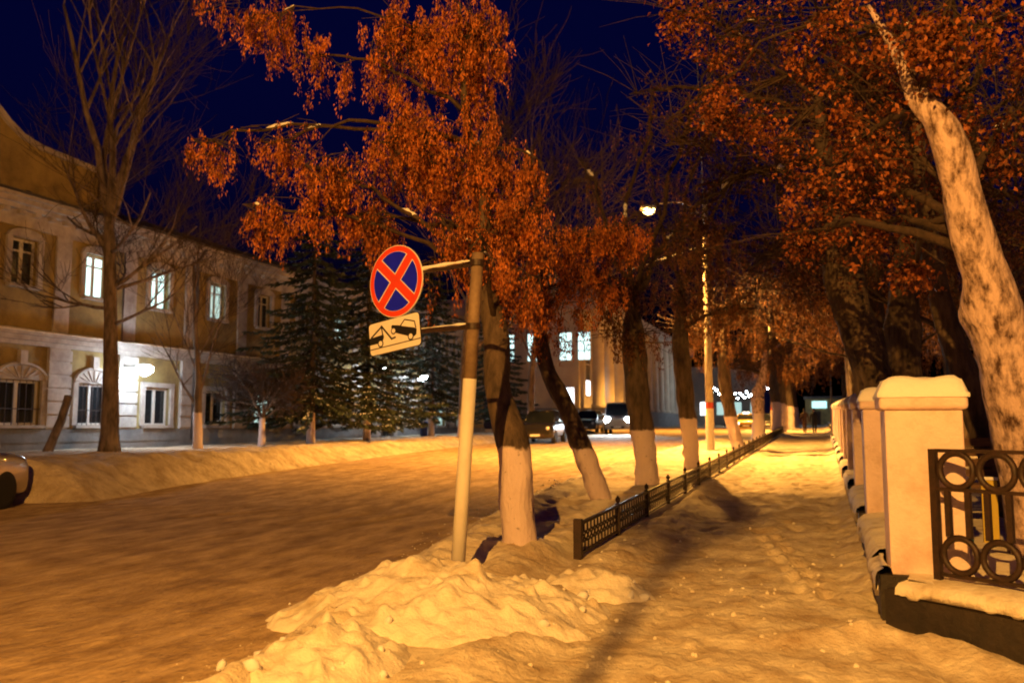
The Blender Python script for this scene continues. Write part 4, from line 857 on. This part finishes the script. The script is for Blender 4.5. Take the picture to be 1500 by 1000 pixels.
# ------------------------------------------------------------------ columned hall further along
hx, ha, hb = -18.5, 75., 132.
hall = empty('columned_hall', (-26,100,1.4), label='tall pale hall with a row of columns and arched gable beyond the parked car', cat='building')
MB().box((-40,ha,1.0),(hx-2.2,hb,12.2)).build('wall', M['stone'], hall)
MB().box((-40,ha-.6,.6),(hx+.6,hb+.6,3.3)).build('podium', M['plinth'], hall)
MB().box((-40.4,ha-.4,12.2),(hx+.3,hb+.4,13.3)).build('cornice', M['stone'], hall)
MB().box((-39,ha+.4,13.3),(hx-1,hb-.4,13.9)).build('parapet', M['stone'], hall)
n = 18; arc = [(-22.2+3.6*math.cos(math.pi*i/n), 13.3+2.2*math.sin(math.pi*i/n)) for i in range(n+1)]
MB().prism(arc, lambda u,v,d: (u,d,v), ha-.2, ha+.5).build('arched_gable', M['trim'], hall)
for k in range(15):
    y = ha+1.0+k*3.9
    c = MB().lathe([(.72,3.3),(.72,3.6),(.58,3.75),(.56,7),(.50,11.5),(.66,11.8),(.70,12.2)], (hx-.6,y,0), 14).build('column', M['stone'], hall, True)
    if k < 14: 
        w_ = MB().box((hx-2.21,y+1.2,4.4),(hx-2.12,y+2.7,10.5)).build('window', M['frame'], hall)
        for a in range(2):
            for b in range(4): MB().box((hx-2.118,y+1.28+a*.7,4.55+b*1.48),(hx-2.09,y+1.92+a*.7,5.9+b*1.48)).build('pane', M['lit_white'] if (k == 0 and b == 0) else (M['lit_warm'] if k in (1,2,5) else M['glass']), w_)
for x in (-21.9,-20.15,-25,-27.5):
    f = MB().box((x-.62,ha-.08,7.6),(x+.62,ha-.01,10.3)).build('window', M['frame'], hall)
    for a in (-1,1):
        for b in range(3): MB().box((x+a*.29-.25,ha-.12,7.7+b*.86),(x+a*.29+.25,ha-.085,8.45+b*.86)).build('pane', M['lit'], f)
f = MB().box((-22.3,ha-.66,3.5),(-20.9,ha-.61,5.2)).build('window', M['frame'], hall); MB().box((-22.2,ha-.7,3.6),(-21,ha-.665,5.1)).build('pane', M['lit_white'], f)
# bright shop front beyond, closing the view
sh = empty('shop_front', (-14,150,2.4), label='pale far building with bright white windows behind the taxi', cat='building')
MB().box((-22,140,1.8),(-8.6,160,11)).build('wall', M['stone'], sh)
for i in range(5):
    x = -20.4+i*2.6; f = MB().box((x-.7,139.9,3.4),(x+.7,139.98,5.6)).build('window', M['frame'], sh); MB().box((x-.6,139.84,3.5),(x+.6,139.895,5.5)).build('pane', M['lit_white'] if i in (1,) else M['lit_dim'], f)
MB().box((-22.3,139.7,10.6),(-8.3,160.3,11.2)).build('cornice', M['stone'], sh)
kb = empty('kiosk', (.5,118,2.2), label='small far kiosk with greenish lit sign at the end of the pavement', cat='kiosk')
MB().box((-2.0,117,1.4),(2.4,120,5.2)).build('wall', M['ochre'], kb); MB().box((-2.2,116.7,5.2),(2.6,120.3,5.5)).build('roof', M['roof'], kb)
MB().box((-1.2,116.9,4.0),(.6,116.98,4.9)).build('sign_panel', M['board_lit'], kb)
MB().box((-1.2,116.9,1.5),(-.2,116.98,3.6)).build('door', M['iron'], kb)
# far dark backdrop buildings, closing both sides
fb = empty('far_house', (24,70,2), label='unlit house far back in the park behind the trees', cat='building')
MB().box((14,70,1),(40,84,9)).build('wall', M['plinth'], fb)
MB().prism([(13.5,9),(27,13),(40.5,9)], lambda u,v,d:(u,d,v), 69.5, 84.5).build('roof', M['roof'], fb)
for i in range(6): MB().box((16+i*4,69.9,3),(17.4+i*4,69.98,5.2)).build('window', M['glass'], fb)
# garland of bulbs over the far road
gl = empty('light_garland', (-9.5,110,7), label='string of tiny white bulbs hanging over the far road', cat='light string')
bl = MB().lathe([(.02,-.09),(.09,-.04),(.09,.04),(.02,.09)], n=8).mesh('bulb', M['white_bulb'])
pts = [Vector((-13.5+.28*i,110,6.6-1.1*math.sin(math.pi*i/28)+.35*math.sin(i*2.3))) for i in range(29)]
MB().tube([p+Vector((0,0,.09)) for p in pts], .015, 4).build('cable', M['wire'], gl)
for p in pts: put(bl, gl, p-Vector(gl.location))
for k, (x, y, z) in enumerate([(5.2,34,5.3),(5.5,36,3.6),(0.6,60,6.9)]):
    e = empty('park_lantern', (x,y,gf(y)+.4), label=['upper left of the two small white park lanterns between the big trunks','lower of the two small white park lanterns beside the big pale trunk','tiny white lantern high over the far end of the wall'][k], cat='lantern', group='small white park lanterns')
    MB().tube([(x,y,gf(y)+.3),(x,y,z-.1)], [.06,.04], 8).build('pole', M['lamp_head'], e, True); MB().lathe([(.02,-.09),(.08,-.05),(.08,.04),(.03,.08)], (x,y,z), 10).build('globe', M['white_bulb'], e, True)
# litter bin by the doorway
e = empty('litter_bin', (-22.0,45.6,1.02), label='small dark blue litter bin standing on the far pavement', cat='bin')
MB().lathe([(.20,1.05),(.24,1.15),(.26,1.75),(.27,1.8)], (-22.0,45.6,0), 16).build('body', M['bin'], e, True); MB().lathe([(.28,1.8),(.28,1.84),(.2,1.92)], (-22.0,45.6,0), 16).build('rim', M['bin'], e, True)
for s in (-1,1): MB().box((-22.0+s*.22-.02,45.58,.8),(-22.0+s*.22+.02,45.62,1.2)).build('leg', M['iron'], e)
# bench and coloured boards behind the railing
e = empty('park_bench', (2.35,11.2,.5), label='brown slatted bench partly hidden behind the ringed railing', cat='bench')
for j in range(4): MB().box((1.3,11.25+.01*j,1.02+.12*j),(3.3,11.29+.01*j,1.11+.12*j)).build('back_slat', M['wood'], e)
for j in range(4): MB().box((1.3,10.75+.12*j,.92),(3.3,10.85+.12*j,.96)).build('seat_slat', M['wood'], e)
for x in (1.45,3.1): MB().box((x-.04,10.8,.35),(x+.04,11.24,.918)).build('leg', M['iron'], e)
for x in (1.45,3.1): MB().obox((x,11.31,.36),(x,11.35,1.5),.05,.035,(1,0,0)).build('back_post', M['iron'], e)
for k, (x, mt, w_) in enumerate([(1.28,'teal',.16),(1.52,'ylw',.14),(1.06,'magenta',.06)]):
    e = empty('painted_board', (x,9.6,.5), label=['teal','yellow','narrow pink'][k]+' painted board standing behind the ringed railing', cat='board', group='painted boards behind the railing')
    MB().box((x-w_/2,9.58,.35),(x+w_/2,9.62,1.08)).build('plank', M[mt], e, bevel=.006); MB().box((x-w_/2-.01,9.57,1.08),(x+w_/2+.01,9.63,1.11)).build('snow_cap', M['snow_clean'], e)

# ------------------------------------------------------------------ vehicles
def loft(secs):
    q = MB(); n = len(secs[0])
    for s in secs: q.v += s
    q.f = [(i*n+j, i*n+(j+1)%n, (i+1)*n+(j+1)%n, (i+1)*n+j) for i in range(len(secs)-1) for j in range(n)]
    q.f += [tuple(reversed(range(n))), tuple((len(secs)-1)*n+j for j in range(n))]; return q
def sec(x, hw, zb, zt):
    r = [(hw*.86,zb),(hw*.97,zb+.07),(hw,zb+.22),(hw,zt-.28),(hw*.97,zt-.10),(hw*.88,zt-.02),(hw*.6,zt)]
    return [(x,-a,z) for a,z in reversed(r)] [::-1][::-1] and [(x,a,z) for a,z in r] + [(x,-a,z) for a,z in reversed(r)]
def wheelset(e, xs, hw, r):
    ty = MB().lathe([(r*.62,-.10),(r*.95,-.11),(r,-.06),(r,.06),(r*.95,.11),(r*.62,.10)], n=24, axis='y').mesh('tyre', M['tyre'], True)
    rm = MB().lathe([(r*.62,-.085),(r*.58,-.07),(r*.52,-.03),(r*.52,.03),(r*.62,.085)], n=24, axis='y'); rm = rm.mesh('rim', M['tyre'])
    sp = MB()
    for k in range(5):
        a = 2*math.pi*k/5
        for s in (-1,1): sp.obox((0,s*.075,0),(r*.58*math.cos(a),s*.082,r*.58*math.sin(a)),.05,.02,(0,1,0))
    sp.lathe([(r*.14,-.09),(r*.14,.09)], n=12, axis='y')
    for s in (-1,1): 
        t = torus(r*.60,.018,24,6); sp.add([(a,b*.6+s*.08,c) for a,b,c in t.v], t.f)
    spm = sp.mesh('spokes', M['rim'])
    for x in xs:
        for s in (-1,1):
            w_ = put(ty, e, (x, s*(hw-.1), r), 'wheel'); put(rm, w_, (0,0,0)); put(spm, w_, (0,0,0))
def car(label, loc, rz, paint, kind='hatch', head='lens', group=None, cat='car', beams=0, plate=True, taxi=False):
    e = empty('minibus' if kind == 'van' else ('suv' if kind == 'suv' else 'car'), loc, rz, label, cat, group); P = M[paint]
    if kind == 'van': S = [(2.75,.80,.38,.95),(2.68,.93,.32,1.15),(2.3,1.0,.3,1.35),(1.5,1.02,.3,1.42),(-2.5,1.02,.3,1.42),(-2.75,.98,.36,1.40)]; G = [(2.3,.92,.90,1.33,1.34),(1.55,.96,.86,1.40,2.25),(-2.6,.98,.88,1.40,2.32),(-2.72,.95,.88,1.38,2.2)]; r = .36; WX = (1.75,-1.7)
    elif kind == 'suv': S = [(2.30,.74,.30,.80),(2.28,.86,.24,.92),(2.12,.93,.22,1.0),(1.9,.94,.22,1.06),(1.1,.94,.22,1.12),(-1.9,.92,.32,1.14),(-2.2,.86,.42,1.10)]; G = [(1.15,.80,.78,1.08,1.09),(.55,.82,.66,1.10,1.68),(-1.5,.82,.66,1.12,1.72),(-2.1,.78,.62,1.10,1.14)]; r = .36; WX = (1.38,-1.32)
    else: S = [(2.10,.62,.36,.66),(2.04,.78,.28,.80),(1.75,.85,.24,.92),(1.0,.87,.22,1.00),(-1.6,.87,.24,1.02),(-2.0,.80,.34,.98)]; G = [(1.2,.76,.74,.97,.98),(.35,.77,.58,.98,1.42),(-1.1,.77,.58,1.0,1.44),(-1.85,.72,.56,.98,1.06)]; r = .315; WX = (1.32,-1.25)
    q = loft([sec(*s) for s in S]); b = q.build('body', P, e, True, world=False)
    ss = b.modifiers.new('sub','SUBSURF'); ss.levels = 2; ss.render_levels = 2
    q = loft([[(x,hb,zb),(x,(hb+ht)/2+.03,(zb+zt)/2),(x,ht,zt-.03*(zt-zb)),(x,-ht,zt-.03*(zt-zb)),(x,-(hb+ht)/2-.03,(zb+zt)/2),(x,-hb,zb)] for x,hb,ht,zb,zt in G]); gh = q.build('windows', M['glass'], e, world=False)
    a, c = G[1], G[2]
    MB().add([],[]); rf_ = loft([[(x,h,z-.02),(x,h*.7,z+.035),(x,-h*.7,z+.035),(x,-h,z-.02)] for x,h,z in ((a[0]+.05,a[2]+.01,a[4]),((a[0]+c[0])/2,a[2]+.02,max(a[4],c[4])+.02),(c[0]-.1,c[2]+.01,c[4]))]).build('roof', P, e, True, world=False)
    for s in (-1,1):
        for (g0, g1) in ((G[0],G[1]),(G[3],G[2])): MB().tube([(g0[0],s*g0[1],g0[3]),((g0[0]+g1[0])/2,s*((g0[1]+g0[2])/2+(g1[1]+g1[2])/2)/2*1.0,(g0[4]+g1[4])/2),(g1[0],s*g1[2],g1[4])], .04, 6).build('roof_post', P, e, True, world=False)
        xm = (G[1][0]+G[2][0])/2+.1; MB().tube([(xm,s*(G[1][1]+.01),G[1][3]),(xm,s*((G[1][1]+G[1][2])/2+.035),(G[1][3]+G[1][4])/2),(xm,s*(G[1][2]+.01),G[1][4]-.02)], .035, 6).build('door_post', P, e, True, world=False)
        MB().tube([(G[0][0]-.25,s*(G[0][1]+.06),G[0][3]+.10),(G[0][0]-.25,s*(G[0][1]+.24),G[0][3]+.12)], [.06,.075], 8).build('mirror', P, e, True, world=False)
        fx, hw, zt = S[1][0], S[1][1], S[1][3]
        MB().lathe([(.02,-.06),(.09,-.03),(.10,.02),(.05,.07)] if kind != 'van' else [(.02,-.06),(.20,-.03),(.24,.02),(.12,.07)], (fx-.005,s*(hw-.19),zt-.16), 14, 'x').build('headlight', M[head], e, True, world=False)
        MB().box((S[-1][0]-.01,s*(S[-1][1]-.15)-.07,S[-1][3]-.42),(S[-1][0]+.06,s*(S[-1][1]-.15)+.07,S[-1][3]-.12)).build('tail_light', M['tail'], e, world=False)
        for xh in (xm+.5,xm-.45): MB().box((xh-.09,s*(S[3][1]+.0)-.012,S[3][3]-.19),(xh+.09,s*(S[3][1])+.02,S[3][3]-.16)).build('door_handle', M['lens'], e, world=False)
    MB().box((S[0][0]-.06,-.5,S[0][2]+.02),(S[0][0]+.03,.5,S[0][2]+.17)).build('grille', M['iron'], e, world=False)
    if plate: MB().box((S[0][0]+.02,-.26,S[0][2]+.05),(S[0][0]+.045,.26,S[0][2]+.16)).build('number_plate', M['plate_white'], e, world=False)
    wheelset(e, WX, S[3][1], r)
    if taxi: MB().box((-.1,-.25,1.47),(.12,.25,1.60)).build('roof_sign', M['sidelight'], e, world=False)
    if beams:
        for s in (-1,1):
            l = bpy.data.lights.new('beam_light','SPOT'); l.energy = beams; l.color = (.86,.95,1); l.spot_size = R(80); l.spot_blend = .7; l.shadow_soft_size = .06
            lo2 = bpy.data.objects.new('beam_light', l); COL.objects.link(lo2); lo2.parent = e; lo2.location = (S[0][0]+.12, s*(S[1][1]-.19), S[1][3]-.16); lo2.rotation_euler = (0, R(-86), 0)
    return e
hd = math.atan2(.90,-.44)
car('silver beige car nosing into the picture at the left edge of the road', (-14.56,10.14,.08), math.atan2(.94,-.35), 'beige_car', 'suv')
car('dark parked car across the road behind the nearest verge tree', (-14.3,44.6,gf(44)), R(-84), 'dark_car', 'suv', 'lens')
car('minibus with two blazing white headlights coming down the road', (-14.3,63.5,gf(62)-.0), R(-82), 'van_paint', 'van', 'beam', cat='minibus', beams=2200)
car('yellow taxi with its side lights on parked at the near kerb', (-5.9,73,gf(72)), R(-86), 'yellow_car', 'hatch', 'sidelight', taxi=True)
car('black car parked right behind the yellow taxi', (-4.9,84,gf(84)), R(-87), 'black_car', 'hatch', 'sidelight')
car('dark car parked beside the columned hall, left of the minibus', (-17.4,66,gf(66)), R(-85), 'black_car', 'suv', 'lens')

# ------------------------------------------------------------------ two walkers far along the pavement
def person(label, x, y, rz, coat, stride, seed):
    z = gf(y); e = empty('person', (x,y,z), rz, label, 'person', 'walkers at the far end of the pavement')
    J = {'pel':(0,0,.95,.15),'belly':(0,0,1.12,.15),'chest':(0,.0,1.34,.17),'neck':(0,.01,1.50,.06),'head':(0,.02,1.60,.095),'crown':(0,.02,1.70,.075)}
    E_ = [('pel','belly'),('belly','chest'),('chest','neck'),('neck','head'),('head','crown')]
    for s, n in ((-1,'l'),(1,'r')):
        f = stride*s
        J.update({'hip'+n:(s*.1,0,.90,.10),'kn'+n:(s*.1,f*.22,.50,.075),'an'+n:(s*.1,f*.30-(.12 if f < 0 else 0),.09,.055),'to'+n:(s*.11,f*.30+.14-(.12 if f < 0 else 0),.04,.045),
                  'sh'+n:(s*.19,0,1.40,.075),'el'+n:(s*.26,-f*.10,1.12,.06),'wr'+n:(s*.26,-f*.22+.04,.88,.045),'ha'+n:(s*.25,-f*.24+.05,.79,.04)})
        E_ += [('pel','hip'+n),('hip'+n,'kn'+n),('kn'+n,'an'+n),('an'+n,'to'+n),('chest','sh'+n),('sh'+n,'el'+n),('el'+n,'wr'+n),('wr'+n,'ha'+n)]
    ks = list(J); me = bpy.data.meshes.new('body'); me.from_pydata([J[k][:3] for k in ks], [(ks.index(a), ks.index(b)) for a, b in E_], []); me.materials.append(M[coat])
    o = bpy.data.objects.new('body', me); COL.objects.link(o); o.parent = e
    o.modifiers.new('skin','SKIN'); sv = me.skin_vertices[0].data
    for i, k in enumerate(ks): sv[i].radius = (J[k][3], J[k][3]); sv[i].use_root = (k == 'pel')
    s_ = o.modifiers.new('sub','SUBSURF'); s_.levels = 2; s_.render_levels = 2
    MB().lathe([(.15,.62),(.19,.66),(.17,.95),(.165,1.1),(.20,1.36),(.10,1.5)], n=16).build('coat', M[coat], e, True, world=False)
    MB().lathe([(.105,1.63),(.108,1.70),(.085,1.78),(.02,1.81)], (0,.02,0), 14).build('hat', M['hat'], e, True, world=False)
    MB().lathe([(.03,1.56),(.075,1.58),(.07,1.64)], (0,-.055 if seed else .06,0), 10).build('face', M['skin'], e, True, world=False)
person('walker in a black coat at the far end of the pavement', -.55, 66, R(4), 'coat', 1, 1)
person('walker in a brown coat left of the black coated one', -1.25, 67.5, R(-6), 'coat2', -1, 0)

# ------------------------------------------------------------------ wires
def wire(a, b, sag, label, r=.012, n=18):
    a, b = Vector(a), Vector(b); e = empty('overhead_wire', tuple(a), label=label, cat='wire', group='overhead wires')
    MB().tube([a.lerp(b, i/n)-Vector((0,0,sag*4*(i/n)*(1-i/n))) for i in range(n+1)], r, 5).build('strand', M['wire'], e, True)
wire((-4.0,33,8.2),(-3.9,75,9.3), .5, 'upper overhead wire running from the tall lamp pole up the road', .018)
wire((-4.0,33,7.7),(-3.9,75,8.8), .6, 'lower overhead wire running from the tall lamp pole up the road', .018)
wire((-4.0,33,8.6),(-24,45,8.2), .6, 'wire crossing the road from the lamp pole to the yellow building', .012)
wire((-4.0,33,8.1),(1.3,-12,8.1), .7, 'overhead wire from the tall lamp pole back over the pavement', .012)
